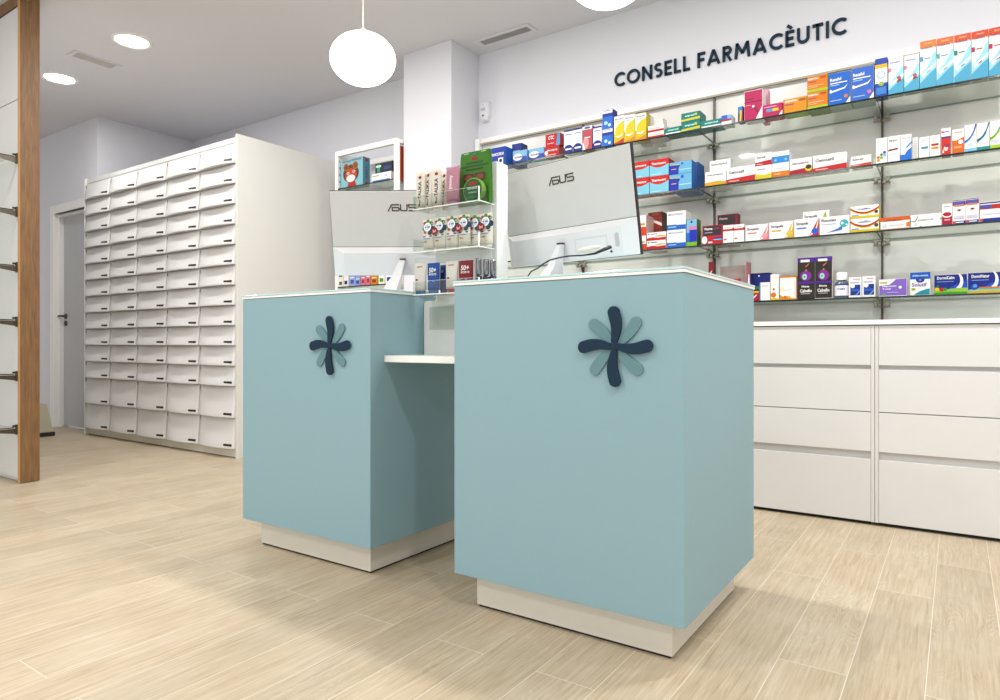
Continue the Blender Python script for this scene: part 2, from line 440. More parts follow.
names5 = ['beside the grey door, leftmost of five', 'second from the grey door', 'in the middle of the five', 'fourth from the grey door', 'with broad side panel, nearest the blue counters']
for cidx in range(5):
    x0 = TX0+.022+cidx*DW
    cab = empty('drawer_cabinet', (x0, TY, 0), 'tall white cabinet column of bowed drawers, '+names5[cidx], 'cabinet', 'columns of the tall drawer cabinet wall')
    mb = MB(); yb = .065 if cidx == 0 else (WY-TY-.1)
    mb.box(.001, DW-.001, .004, yb, .08, TZ-.012, WHITE)
    mb.build('carcass', cab)
    mb = MB(); mb.box(.0015, DW-.0015, -.0005, .003, 2.4, TZ-.012, WHITE2); mb.build('top_rail', cab)
    mb = MB(); mb.box(.0015, DW-.0015, .012, .05, .006, .0795, PLINTH); mb.box(.0015, DW-.0015, .02, .05, 0, .006, DARK); mb.build('plinth', cab)
    if cidx == 0:
        mb = MB(); mb.box(-.022, 0, -.012, .068, 0, TZ, FRAMEW, bev=.001); mb.build('side_panel', cab)
    if cidx == 4:
        mb = MB(); mb.box(DW, DW+.022, -.012, WY-TY-.1, 0, TZ+.006, mat('side_panel_cream', '#dfded9', .5, noise=.02), bev=.001); mb.build('side_panel', cab)
    for (zb, h) in rows:
        tall = h > .2
        pr = protoT if tall else protoS
        if pr is None:
            o = drawer_mesh(DW-.006, h, tall).build('drawer', cab)
            if tall: protoT = o
            else: protoS = o
        else:
            o = pr.copy(); col.objects.link(o); o.parent = cab
        o.location = (.003, 0, zb)
        if protoL is None:
            mb = MB(); mb.box(0, .085, -.0025, .008, 0, .017, BLACK, bev=.001); l = mb.build('label_holder', o); protoL = l
        else:
            l = protoL.copy(); col.objects.link(l); l.parent = o
        l.location = (DW-.006-.106, (-.0415 if tall else -.0395), .010); l.rotation_euler = (-.15 if tall else -.22, 0, .15)
        if protoK is None:
            mb = MB(); mb.box(-.0028, .0028, -.007, -.0045, -.04, -.012, UPR); kk = mb.build('catch', o); protoK = kk
        else:
            kk = protoK.copy(); col.objects.link(kk); kk.parent = o
        kk.location = (0, -.001, h)
    # dark catch slots beside the top corner of every drawer

# ================================================================== blue counters
def petal(ang, L, bend, w0, w1, z):
    pts = []; n = 14; cl = []
    for i in range(n+1):
        t = i/n; r = .012+(L-w1/2-.012)*t; cl.append((r, -bend*math.sin(PI*min(1, t*1.0))*1.0))
    left = []; right = []
    for i, (r, o) in enumerate(cl):
        t = i/n; hw = (w0+(w1-w0)*min(1, t*1.25)**.8)/2
        left.append((r, o+hw)); right.append((r, o-hw))
    cx, cy = cl[-1]; cap = [(cx+w1/2*math.cos(a), cy+w1/2*math.sin(a)) for a in [PI/2-PI*k/8 for k in range(1, 8)]]
    out = left+cap+right[::-1]
    ca, sa = math.cos(ang), math.sin(ang)
    return [(x*ca-y*sa, x*sa+y*ca+z) for x, y in out]
def counter(x0, x1, y0, y1, label, ex):
    o = empty('service_counter', (x0, y0, 0), label, 'counter', 'pale blue service counters')
    w, dp = x1-x0, y1-y0; ins = .054
    mb = MB(); mb.box(0, w, 0, dp, .116, 1.0665, TEAL, bev=.0015); mb.build('body', o)
    mb = MB(); mb.box(-.003, w+.003, -.003, dp+.003, 1.0675, 1.076, TOP, bev=.001); mb.build('countertop', o)
    mb = MB(); mb.box(-.004, w+.004, -.004, dp+.004, 1.0765, 1.083, GTOP, bev=.001); mb.build('glass_sheet', o)
    mb = MB(); mb.box(ins, w-ins, ins, dp-ins, .008, .1155, PLINTH, bev=.001); mb.box(ins+.006, w-ins-.006, ins+.006, dp-ins-.006, 0, .008, DARK)
    mb.build('plinth', o)
    em = bpy.data.objects.new('emblem', None); col.objects.link(em); em.parent = o; em.location = (ex-x0+.003, -.0005, .8685)
    em['label'] = 'flower emblem of dark and light petals'
    for k in range(4):
        mb = MB(); mb.prism(petal(PI/4+k*PI/2+.03, .108, .004, .022, .034, 0), 'y', -.006, 0, SEA); mb.build('light_petal', em)
    for k in range(4):
        mb = MB(); mb.prism(petal(k*PI/2+.02, .114, .007, .018, .036, 0), 'y', -.0125, -.0065, NAVY); mb.build('dark_petal', em)
    mb = MB(); mb.prism([(.0125*math.cos(2*PI*i/16), .0125*math.sin(2*PI*i/16)) for i in range(16)], 'y', -.013, -.0065, NAVY); mb.build('dark_hub', em)
    return o
C1 = (-1.3764, -.5973, 1.7422, 2.472); C2 = (-2.561, -1.7869, 1.7626, 2.50)
counter(*C1, 'larger pale blue service counter in front, right of the other', -.799)
counter(*C2, 'pale blue service counter further left, nearer the drawer wall', -2.0)
mb = MB(); mb.box(C2[1]+.001, C1[0]-.001, 1.834, 2.49, .806, .831, TOP, bev=.0015); o = mb.build('desk_shelf')
tag(o, 'low white desk shelf bridging the gap between the two blue counters', 'desk')

# ================================================================== base cabinets and worktop
BY = 3.66
posts = [-2.102, -1.214, -.328, .558]
for k, (a, b) in enumerate(((-2.11, -1.222), (-1.212, -.326), (-.326, .56))):
    if k == 0: continue
    o = empty('base_cabinet', (a, BY, 0), ['', 'white four-drawer base cabinet just right of the front blue counter', 'white four-drawer base cabinet at the right edge of the photo'][k], 'cabinet', 'white base cabinets under the shelves')
    w = b-a; g = .017
    mb = MB(); mb.box(.001, w-.001, .022, WY-BY-.02, .017, .962, WHITE)
    mb.box(.001, g-.001, -.001, .0215, .017, .962, WHITE); mb.box(w-g+.001, w-.001, -.001, .0215, .017, .962, WHITE); mb.build('carcass', o)
    mb = MB(); mb.box(.02, w-.02, .03, .3, 0, .0165, DARK); mb.build('plinth', o)
    for (z0, z1, gr) in ((.771, .962, 0), (.5478, .7505, .772), (.356, .5438, 0), (.018, .3185, .357)):
        mb = MB(); mb.box(g, w-g, 0, .0195, z0, z1, WHITE2, bev=.0012)
        mb.build('drawer', o)
mb = MB(); mb.box(-3.0, .9, BY-.012, WY-.065, .966, .988, TOP, bev=.0015); o = mb.build('worktop')
tag(o, 'long white worktop lying over the base cabinets below the glass shelves', 'worktop')

# ================================================================== shelf wall
PF = 4.04
o = empty('shelf_back_panel', (0, 0, 0), 'glossy white back panel with thin border behind the glass shelves', 'panel')
mb = MB(); mb.box(-2.95, 1.0, 4.083, WY-.001, .989, 2.368, BACK); mb.build('glossy_sheet', o)
mb = MB(); mb.box(-2.998, -2.955, PF, WY-.001, .989, 2.408, FRAMEW, bev=.002); mb.box(-2.9545, 1.0, PF+.02, WY-.001, 2.374, 2.408, FRAMEW, bev=.002); mb.build('border', o)
mb = MB(); mb.box(-2.9545, 1.0, PF+.012, PF+.0195, 2.362, 2.374, SHADEB); mb.build('shadow_strip', o)  # thin strip added as a coloured shadow line under the top border
SZ = [2.090, 1.761, 1.432, 1.106]; SY0, SY1 = 3.76, 4.075
for k, x in enumerate(posts):
    wh = ['behind the left monitor side', 'behind the right monitor', 'in the middle of the shelves', 'near the right edge of the photo'][k]
    if k == 3: continue
    wh = ['above the right monitor', 'by the red and black carton', 'by the lilac carton'][k]
    o = empty('shelf_upright', (x, 4.0825, .99), 'thin dark metal upright rail with shelf clamps, '+wh, 'upright', 'upright rails of the glass shelves')
    mb = MB(); mb.box(-.005, .005, -.018, 0, 0, 1.372, UPR); mb.build('rail', o)
    for z in SZ:
        zz = z-.99-.0065
        mb = MB()
        mb.box(-.04, .04, -.034, -.0215, zz-.034, zz-.026, STEEL, bev=.002)
        mb.box(-.04, -.008, -.05, -.0215, zz-.014, zz-.0055, STEEL, bev=.002); mb.box(.008, .04, -.05, -.0215, zz-.014, zz-.0055, STEEL, bev=.002)
        mb.lathe([(.010, 0), (.010, .02), (.006, .022)], STEEL, (-.027, -.034, zz-.02), 12, 'y')
        mb.lathe([(.010, 0), (.010, .02), (.006, .022)], STEEL, (.027, -.034, zz-.02), 12, 'y')
        mb.prism([(-.0185, zz-.075), (-.0185, zz-.02), (-.05, zz-.02), (-.04, zz-.03)], 'x', -.003, .003, DSTEEL)
        mb.build('shelf_clamp', o)
edges = [-2.95]+posts+[.98]
rown = ['top row', 'second row', 'third row', 'lowest row']
bayn = ['bay beside the column', 'bay behind the monitor', 'bay left of centre', 'bay right of centre', 'bay at the far right edge']
bayn = ['bay next to the wall column', 'bay above the right monitor', 'bay between the two visible uprights', 'bay at right edge']
for si, z in enumerate(SZ):
    for bi in range(4):
        a, b = edges[bi]+(.0012 if bi else 0), (edges[bi+1]-.0012 if bi < 3 else .98)
        mb = MB(); mb.box(a, b, SY0+.001, SY1-.001, z-.009, z-.0005, GLASS)
        mb.box(a, b, SY0, SY0+.0008, z-.009, z, GEDGE)
        mb.box(a, a+.0008, SY0+.001, SY1-.03, z-.009, z, GEDGE); mb.box(b-.0008, b, SY0+.001, SY1-.03, z-.009, z, GEDGE)
        mb.box(a+.01, b-.01, SY1-.0008, SY1, z-.009, z-.0005, GLIP)
        o = mb.build('glass_shelf')
        tag(o, 'clear glass shelf with dark edge, %s, %s' % (rown[si], bayn[bi]), 'shelf', 'glass shelves on the back wall')

# ================================================================== products
def product(name, label, cat, X0, X1, z0, h, Y, depth, base, design=(), side=None, group=None, rz=0, top=None, sided=()):
    w = X1-X0; mb = MB()
    s = C(side or base)
    mb.box(0, w, 0, depth, 0, h, s, bev=.0006, seg=1)
    d = [('r', .012, .012, .988, .988, base)]+list(design)
    put(mb, lambda a, b, t: (a, -t, b), d, w, h, .00025)
    if sided: put(mb, lambda a, b, t: (w+t, a, b), list(sided), depth, h, .00025)
    o = mb.build(name, None, (X0, Y, z0)); o.rotation_euler = (0, 0, rz)
    tag(o, label, cat, group); return o
# colour shorthands
Wt, RD, DR, NV, BL, LB, AQ, YE, OR, TE, MG, PU, GR, BK, PK, LG = '#dfdfdd', '#d3222a', '#8e1f28', '#1f2f86', '#1c62cf', '#6fb7ea', '#7fd0ee', '#f4dd1e', '#f08a16', '#17857d', '#c81d63', '#5a2ea0', '#7cc02c', '#23201f', '#e78fa0', '#c9c9cc'
def lines(u0, u1, v0, v1, n, c):
    return [('r', u0, v0+(v1-v0)*i/n, u1-(.12*(i % 2)), v0+(v1-v0)*(i+.35)/n, c) for i in range(n)]
def gelo(word, base=RD, frac=.28):
    return [('p', [(.0, 0), (1, 0), (1, frac*1.35), (0, frac*.9)], base), ('t', word, .07, .58, .55, .2, '#3a3a40'), ('r', .08, .09, .45, .15, '#f2b9b4'),
            ('p', [(.55, .38), (.92, .52), (.92, .56), (.55, .42)], '#f0b7b0')]
def smile(c1='#c8141c', c2=YE):
    p = [(i/10, 1-.95*math.sin(PI*(.08+.84*i/10))**.8*.62) for i in range(11)]
    return [('b', [(u, v-.14, v-.04) for u, v in p], c2), ('b', [(u, v-.07, v+.06) for u, v in p], c1),
            ('r', 0, 0, 1, .17, YE), ('t', 'cefin', .28, .66, .42, .14, '#6a62a8'), ('c', .9, .42, .13, '#3a3a3a'), ('r', .05, .2, .3, .27, '#8a86c4')]
def strep(c1, c2):
    return [('p', [(.6, 0), (1, 0), (1, 1)], c1), ('p', [(.6, 0), (.78, .12), (.9, .35), (.96, .62), (1, 1), (.88, .45)], Wt),
            ('c', .84, .26, .17, c2), ('t', 'Strepsils', .08, .62, .5, .2, '#4a4a50'), ('r', .1, .44, .5, .52, c1 if c1 != RD else '#4f8fe8'),
            ('r', .1, .2, .4, .24, '#d9d4d2')]
def swim(acc='#e58aa5', head=None, person=False):
    d = [('p', [(0, .0), (1, 0), (1, .76), (.8, .7), (.6, .5), (0, .3)], '#a4daec'), ('p', [(.2, .46), (.95, .68), (.9, .62), (.3, .4)], '#dcecf0'), ('p', [(0, .0), (1, 0), (1, .4), (.6, .3), (0, .12)], '#5cbbe0'), ('p', [(.1, .3), (1, .52), (1, .46), (.2, .24)], '#dcecf0'),
         ('p', [(.35, .38), (1, .66), (1, .74), (.6, .55)], '#a9e0f2'), ('t', 'rhinomer', .08, .84, .7, .05, '#7d74b4')]
    if person:
        d += [('c', .7, .42, .05, '#c0625a'), ('p', [(.55, .3), (.85, .33), (.82, .38), (.6, .37)], '#a33a3a'), ('r', .0, .62, .18, .72, acc), ('r', .22, .66, .6, .68, '#f0c3cf')]
    else:
        d += [('r', 0, .6 if not head else .58, .2, .7 if not head else .68, acc), ('r', .27, .62, .65, .64, acc), ('p', [(.4, .31), (.62, .36), (.62, .385), (.4, .335)], acc)]
    if head:
        d += [('r', 0, .88, 1, 1, head)]+[('p', [(i*.1, .881), (i*.1+.1, .881), (i*.1+.05+.02*(i % 3), .845-.025*(i % 2))], head) for i in range(10)]+[('t', 'PROMO', .3, .91, .45, .04, '#f8c8a8')]
    return d
def curve(c1, c2):
    return [('r', 0, 0, 1, .13, c2), ('b', [(0, .34, .42), (.25, .4, .47), (.5, .5, .58), (.75, .66, .78), (.9, .82, 1), (1, .95, 1)], c1),
            ('b', [(0, .30, .35), (.25, .36, .41), (.5, .45, .51), (.75, .6, .67)], c2)]+lines(.12, .8, .2, .34, 4, '#c9cbe0')
def denten(c=NV):
    return [('b', [(i/10, 0, .1+.26*math.sqrt(max(0, 1-((i/10-.5)/.56)**2))) for i in range(11)], c), ('r', .16, .14, .86, .21, Wt), ('e', .5, .76, .36, .07, '#6b7fc4'), ('e', .5, .735, .36, .05, Wt), ('r', 0, .93, 1, 1, c)]
def bluebot():
    return [('r', 0, 0, 1, .8, '#2a7fe8'), ('r', 0, .62, 1, .8, '#1d3fa8'), ('e', .5, .9, .36, .06, '#6b62b4'), ('e', .5, .885, .36, .04, Wt), ('c', .35, .3, .1, '#bfe2fa'), ('c', .7, .18, .08, '#dcf0fc')]
def thermo():
    return [('r', 0, 0, 1, 1, '#8fd6ee'), ('b', [(u/8, 1-(.16+.34*math.sin(PI*min(1, .15+.7*u/8))), 1) for u in range(9)], '#dc2a20'), ('t', 'Thermacare', .1, .68, .75, .14, Wt), ('r', .05, .08, .6, .12, '#c5ecf8')]
def orangeb():
    return [('r', 0, 0, 1, .16, '#b7d62a'), ('t', 'ESSENTIAL', .06, .78, .5, .1, Wt), ('r', .64, .78, .92, .9, '#c2531a'), ('r', .06, .6, .45, .66, '#a0506a'), ('r', .06, .36, .8, .42, '#f8c890'), ('r', .06, .26, .5, .3, '#f8c890')]
def rexl(c):
    return [('t', 'Rexafol', .08, .74, .5, .1, Wt), ('r', .08, .66, .85, .69, Wt), ('r', .08, .6, .5, .62, '#bcd8f8'), ('p', [(.12, .44), (.72, .5), (.9, .6), (.74, .46), (.14, .39)], Wt),
            ('r', .06, .38, .14, .48, '#e8eef8'), ('c', .8, .22, .055, c), ('r', .08, .12, .6, .14, '#bcd8f8'), ('p', [(.78, 0), (1, 0), (1, .2)], Wt)]
def amper():
    return [('r', 0, .9, 1, 1, '#5b2ca4'), ('r', .18, .895, .72, .955, Wt), ('r', 0, .37, 1, .42, '#5b2ca4'), ('e', .5, .56, .33, .125, '#8e35a6'), ('e', .42, .54, .14, .07, '#a8dcc8'), ('c', .42, .54, .02, '#2c7a4c'),
            ('p', [(.43, .68), (.57, .68), (.52, .73)], '#e8a030'), ('p', [(.45, .79), (.7, .87), (.66, .83), (.5, .77)], '#e8825a'), ('t', 'Menta', .25, .28, .45, .05, Wt), ('t', 'Cabello', .15, .16, .7, .08, Wt), ('r', .2, .12, .75, .135, '#b0aeb4')]
def dormi(word, moon, grass, fruit):
    m = []
    for i in range(13):
        a = math.radians(75-155*i/12); m.append((.72+.16*math.cos(a), .62+.42*math.sin(a)))
    for i in range(13):
        a = math.radians(-85+160*i/12); m.append((.66+.13*math.cos(a), .70+.36*math.sin(a)))
    d = [('p', [(.3, 0.16), (1, .3), (1, .7), (.7, .5)], '#1d5fd0'), ('p', m, Wt), ('b', [(0, 0, .18), (.35, 0, .24), (.7, 0, .3), (1, 0, .3)], grass[0]), ('b', [(0, 0, .09), (.4, 0, .12), (1, 0, .1)], grass[1]),
         ('t', word, .1, .76, .52, .15, Wt), ('r', .1, .62, .6, .66, '#7fa0e0')]
    if fruit: d += [('c', .1, .26, .1, YE), ('c', .24, .24, .1, '#c8281e'), ('c', .12, .42, .08, '#2c5a24'), ('c', .34, .26, .08, '#2f8f3c')]
    else: d += [('c', .18, .32, .15, '#1c4fc0'), ('c', .2, .36, .09, '#5fb0f0'), ('r', .32, .22, .9, .3, '#e8882a')]
    return d
YF = 3.772
last = [None]
def P(s, x0, x1, ytop, label, base, design=(), dp=.09, side=None, cat='box', name='medicine_box', on=False, y=0, rz=0, group=None, sided=(), gap=.0008):
    Y = YF+y
    X0, X1 = XY(x0, Y), XY(x1, Y)-gap
    z0 = SZ[s]+.0006
    if on: z0 = last[0]+.0006
    zt = ZY(x0, ytop, Y)
    h = max(.012, zt-z0)
    last[0] = z0+h
    return product(name, label, cat, X0, X1, z0, h, Y, dp, base, design, side, group, rz, None, sided)
G1 = 'boxes on the top glass shelf'; G2 = 'boxes on the second glass shelf'; G3 = 'boxes on the third glass shelf'; G4 = 'boxes on the lowest glass shelf'
# ---- top shelf
ban = [('t', 'NORMODERM', .1, .55, .8, .16, Wt), ('r', .0, .0, .6, .1, '#7fa2e8'), ('r', .62, .1, .88, .42, Wt), ('c', .75, .27, .1, NV)]
P(0, 487, 505.5, 149.5, 'large dark blue box with white script, leftmost on the top shelf', '#2746b4', ban, .11, '#3c7be0', group=G1)
P(0, 512, 521.5, 144.5, 'dark navy box standing behind small pale blue box on top shelf', '#2b3a8c', [('t', 'NORMO', .1, .55, .7, .16, '#c9cfe8')], .08, '#26306f', y=.085, group=G1)
sm = [('r', 0, 0, 1, .45, '#4654b8'), ('e', .35, .45, .34, .3, Wt), ('t', 'bonusan', .12, .35, .6, .24, '#2746b4')]
P(0, 513, 527, 151.8, 'small pale blue carton beside large dark blue box, top shelf', '#8fc8ee', sm, .07, group=G1)
P(0, 529, 544, 149.6, 'small pale blue carton left of the red and blue cartons, top shelf', '#8fc8ee', sm, .07, group=G1)
P(0, 544.6, 559, 147.5, 'red carton with white lettering under red and blue carton', RD, [('t', 'Bisolgrip', .2, .5, .7, .2, Wt), ('r', .1, .12, .8, .2, '#f2c0c0'), ('c', .12, .4, .2, Wt)], .08, '#9c4a44', group=G1)
P(0, 545.5, 560, 135.2, 'red carton with blue corner stacked on another red carton', RD, [('p', [(.72, 0), (1, 0), (1, 1), (.86, 1)], '#58b4ee'), ('t', 'OTC', .2, .55, .4, .3, Wt), ('r', .12, .2, .6, .26, '#f6c4c0')], .06, on=True, group=G1)
P(0, 564, 573, 130.8, 'white carton with dark blue dome, left of a touching pair', Wt, denten(), .07, group=G1)
P(0, 573.2, 582.3, 128.8, 'white carton with dark blue dome, right of a touching pair', Wt, denten(), .07, group=G1)
P(0, 582.7, 592.3, 127.0, 'dark pink carton with white top on the top shelf', '#c65a66', [('r', 0, .86, 1, 1, Wt), ('e', .5, .93, .35, .05, '#5a62b0'), ('e', .35, .3, .3, .25, '#e0a0a0'), ('p', [(.0, 0), (.3, 0), (.1, .3), (0, .3)], Wt), ('r', .2, .5, .8, .54, Wt)], .07, '#7a2030', group=G1)
P(0, 593, 601.8, 127.3, 'white carton with navy foot between pink and bright blue cartons', Wt, denten('#26309a'), .07, group=G1)
P(0, 602.4, 612.8, 129.8, 'bright blue carton, lower of two stacked beside yellow cartons', Wt, bluebot(), .07, '#1c3aa0', group=G1)
P(0, 602.4, 612.8, 110.6, 'bright blue carton, upper of two stacked beside yellow cartons', Wt, bluebot(), .07, '#1c3aa0', on=True, group=G1)
yl = lambda c: [('b', [(0, 0, .42), (.25, 0, .28), (.6, 0, .3), (1, 0, .48)], '#f2d21a'), ('p', [(.1, .4), (.2, .6), (.5, .72), (1, .82), (1, .36), (.6, .27), (.2, .28)], '#f6e52c'), ('b', [(0, 0, .05), (.5, 0, .1), (1, 0, .2)], c), ('b', [(.15, .27, .3), (.5, .22, .28), (.85, .3, .34)], Wt), ('t', 'Bucodol', .12, .86, .75, .06, '#8c80b8'), ('r', .12, .78, .6, .81, '#f2c6b0')]
P(0, 614, 624, 117.0, 'yellow and white tall carton with red foot, left of three', Wt, yl('#d43a28'), .07, group=G1)
P(0, 624.3, 634.9, 115.6, 'yellow and white tall carton with orange foot, middle of three', Wt, yl('#ef9a1c'), .07, group=G1)
P(0, 635.2, 646.4, 114.2, 'yellow and white tall carton with orange foot, right of three', Wt, yl('#ef9a1c'), .07, '#e8d040', group=G1)
P(0, 641, 650, 116.5, 'white carton standing behind the right yellow carton', Wt, [('r', .1, .3, .9, .5, '#d8c8a0')], .06, y=.1, group=G1)
P(0, 655, 663, 119, 'white carton standing behind two flat red striped cartons', Wt, [('r', .1, .3, .9, .5, '#e8b0b0')], .07, y=.14, group=G1)
rs = [('r', 0, 0, 1, .34, RD), ('r', .1, .5, .8, .62, '#f0a8a8')]
P(0, 648, 664, 133, 'flat white and red carton, lower of two beside yellow cartons', Wt, rs, .12, '#eceae8', group=G1)
P(0, 648, 664, 126.6, 'flat white and red carton, upper of two beside yellow cartons', Wt, rs, .12, '#eceae8', on=True, group=G1)
te = [('t', 'ampreal', .2, .5, .65, .26, '#d5efe8'), ('r', .05, .12, 1, .28, Wt)]
P(0, 664.8, 680.8, 128.6, 'flat teal carton left of the stacked teal and yellow pair', TE, te, .1, group=G1)
ty = [('p', [(0, .1), (1, .18), (1, .42), (0, .3)], '#eedd2c'), ('t', 'ampreal', .2, .52, .5, .24, '#d5efe8'), ('c', .78, .7, .13, YE)]
P(0, 681.2, 700.2, 123.2, 'teal carton with yellow stripe, lower of a stacked pair', TE, ty, .11, group=G1)
P(0, 681.2, 700.2, 114.0, 'teal carton with yellow stripe, upper of a stacked pair', TE, ty, .11, on=True, group=G1)
P(0, 700.6, 721, 121.8, 'flat teal carton right of the stacked teal and yellow pair', TE, te, .1, group=G1)
P(0, 721.4, 731.5, 116, 'small blue and white carton with red stripe, top shelf', Wt, [('r', 0, .36, 1, 1, '#3a6fd8'), ('r', 0, .36, .9, .58, '#c8283c'), ('r', .6, .6, 1, 1, '#8fc4f0')], .08, group=G1)
P(0, 738, 743.3, 107, 'narrow upright blue and yellow carton left of the magenta box', '#1c1c50', [('r', .1, .55, .8, 1, '#3a9ae8'), ('p', [(.3, .05), (.65, .05), (.75, .75), (.4, .75)], YE), ('p', [(.62, .05), (.85, .05), (.9, .75), (.75, .75)], '#c8283c')], .05, group=G1)
P(0, 763, 768.5, 90, 'pale pink carton standing behind the tall magenta box', '#e3a5b8', [], .05, y=.1, group=G1)
mgd = [('r', .0, .6, .95, .63, '#6a1440'), ('r', .05, .7, .5, .74, '#8a1848'), ('r', .05, .5, .35, .52, '#f0a8c4'), ('p', [(.62, 0), (1, 0), (1, .42)], Wt), ('p', [(.5, .42), (.72, .22), (.78, .28), (.56, .46)], '#8a1040'), ('c', .5, .45, .04, Wt)]
P(0, 744.4, 762.6, 92, 'tall magenta carton with white corner on the top shelf', MG, mgd, .08, '#f2e6ea', group=G1)
P(0, 763, 782.6, 105.6, 'low magenta carton with blue and yellow pill beside tall magenta one', MG, [('r', .18, .4, .5, .62, '#58b4ee'), ('r', .5, .4, .8, .62, YE), ('r', .05, .75, .7, .83, '#f0a8c4'), ('p', [(.8, 0), (1, 0), (1, .4)], Wt)], .09, group=G1)
P(0, 783.4, 806.8, 100, 'low orange carton left of the stacked orange pair', '#f0a020', [('t', 'ESSENTIAL', .06, .76, .55, .13, Wt), ('r', .68, .72, .95, .88, '#c2531a'), ('r', .06, .55, .45, .64, '#b0507a'), ('r', .0, .0, .04, 1, '#e0701a')], .1, '#b7d62a', group=G1)
P(0, 807.2, 828, 93.4, 'orange carton with lime foot, lower of a stacked pair', OR, orangeb(), .13, '#8a9a2a', group=G1)
P(0, 807.2, 828, 77.4, 'orange carton with lime foot, upper of a stacked pair', OR, orangeb(), .13, '#8a9a2a', on=True, group=G1)
P(0, 828.6, 850.6, 74.2, 'bright blue upright box with orange dot, left of two', '#1a6fd8', rexl('#f08a4a'), .13, '#9aa8a4', group=G1)
P(0, 851.3, 874, 69.0, 'lighter blue upright box with pink dot, right of two', '#3a74d8', rexl('#f080a8'), .13, '#9aa8a4', group=G1)
P(0, 875, 887.6, 59.4, 'narrow tall blue and white carton with yellow band', '#1f50b8', [('r', 0, .35, 1, .82, Wt), ('r', 0, .74, 1, .84, '#f4c81e'), ('c', .5, .56, .1, '#a8c4e8'), ('c', .5, .56, .065, Wt), ('c', .5, .33, .06, '#a8d04c'), ('r', .1, .06, .9, .24, '#4a90e0')], .07, '#1f3a80', group=G1)
P(0, 888.4, 903.8, 58.6, 'white and aqua carton with swimmer, left of two', Wt, swim(person=True), .06, '#9aa39c', group=G1)
P(0, 904.2, 919.6, 56.0, 'white and aqua carton with swimmer, right of two', Wt, swim(person=True), .06, '#9aa39c', group=G1)
sw = [(920, 936.3, 42.4, '#58b4ee', '#f0902c', 'white and aqua carton with light orange top and pale blue mark'),
      (936.6, 953.8, 39.4, '#58b09c', '#ee7a2c', 'white and aqua carton with orange top and faded green mark'),
      (954.1, 971.2, 36.0, '#1c8a70', '#e85a20', 'white and aqua carton with orange top and dark green mark'),
      (971.5, 988.8, 32.6, '#c82850', '#e85018', 'white and aqua carton with orange top and crimson mark'),
      (989.1, 1007, 29.0, '#c82850', '#e85018', 'white and aqua carton with orange top at photo right edge')]
for a, b, yt, acc, hd, lb in sw: P(0, a, b, yt, lb, Wt, swim(acc, hd), .06, '#9aa39c', group=G1)
# ---- second shelf
for i, (a, b, y1, y2, nm) in enumerate(((629, 649.4, 179.6, 163.6, 'left'), (649.8, 668.8, 177, 160.6, 'right'))):
    P(1, a, b, y1, 'red and light blue carton, lower %s of a block of four' % nm, '#8fd6ee', thermo(), .1, '#b8342c', group=G2)
    P(1, a, b, y2, 'red and light blue carton, upper %s of a block of four' % nm, '#8fd6ee', thermo(), .1, '#b8342c', on=True, group=G2)
bx = [('p', [(0, 0), (.42, 0), (.42, .5), (.5, .7), (0, .8)], '#2238b8'), ('t', 'Buscopan', .05, .72, .42, .14, YE), ('c', .58, .82, .1, '#2a6fe0'), ('r', .1, .4, .32, .45, YE), ('r', .45, .3, .98, .36, '#b8e2f4')]
P(1, 669.2, 692, 175.4, 'blue carton with yellow lettering, lower of a stacked pair', '#7cc4ec', bx, .09, '#2f74c8', group=G2)
P(1, 669.2, 692, 163.2, 'blue carton with yellow lettering, upper of a stacked pair', '#7cc4ec', bx, .09, '#2f74c8', on=True, group=G2)
P(1, 676, 698, 178, 'plain blue carton, lower one behind the stacked blue pair', '#3a78c8', [], .12, '#2f68b4', y=.1, group=G2)
P(1, 676, 698, 165, 'plain blue carton, upper one behind the stacked blue pair', '#3a78c8', [], .12, '#2f68b4', y=.1, on=True, group=G2)
gy = [('p', [(0, 0), (1, 0), (1, .22), (.62, .3), (0, .24)], '#f6b81c'), ('t', 'Gelotopina', .08, .66, .78, .16, '#4a4a50'), ('r', .1, .5, .6, .53, '#c9c9cc')]
P(1, 709.6, 730.6, 177.5, 'white carton beneath the rear yellow striped carton', Wt, [], .06, y=.13, group=G2)
P(1, 709.6, 730.6, 161.4, 'white carton with yellow stripe, higher and behind its twin', Wt, gy, .06, y=.13, on=True, group=G2)
P(1, 705.2, 726, 172.6, 'white carton with yellow foot in front of its raised twin', Wt, gy, .1, '#e8e6e2', group=G2)
P(1, 726.6, 755, 168.4, 'wide white and red painkiller carton beside the yellow footed one', Wt, gelo('Gelocatil'), .1, group=G2)
P(1, 755.3, 771.8, 166.6, 'white and yellow carton beneath a white and red one', Wt, [('p', [(0, 0), (1, 0), (1, .42), (.6, .3), (0, .42)], '#ecdc2c'), ('t', 'Gelocatil', .1, .68, .5, .12, '#4a4a50')], .09, group=G2)
P(1, 755.3, 771.8, 154.2, 'small white and red carton stacked on white and yellow one', Wt, gelo('Gelocatil', '#c0202a', .3), .09, on=True, group=G2)
P(1, 772.2, 789.4, 164.6, 'white and orange carton beneath a white and blue one', Wt, [('r', 0, 0, 1, .42, OR), ('r', .1, .6, .7, .66, '#d0a8a0'), ('r', .1, .2, .5, .26, '#f8d8a8')], .09, group=G2)
P(1, 772.2, 789.4, 152.6, 'white and blue carton stacked on white and orange one', Wt, [('r', 0, .05, 1, .62, '#3a9ae8'), ('r', .1, .78, .8, .84, '#b8b4d8'), ('c', .2, .3, .1, '#9ad0f8'), ('c', .8, .3, .1, '#9ad0f8')], .09, on=True, group=G2)
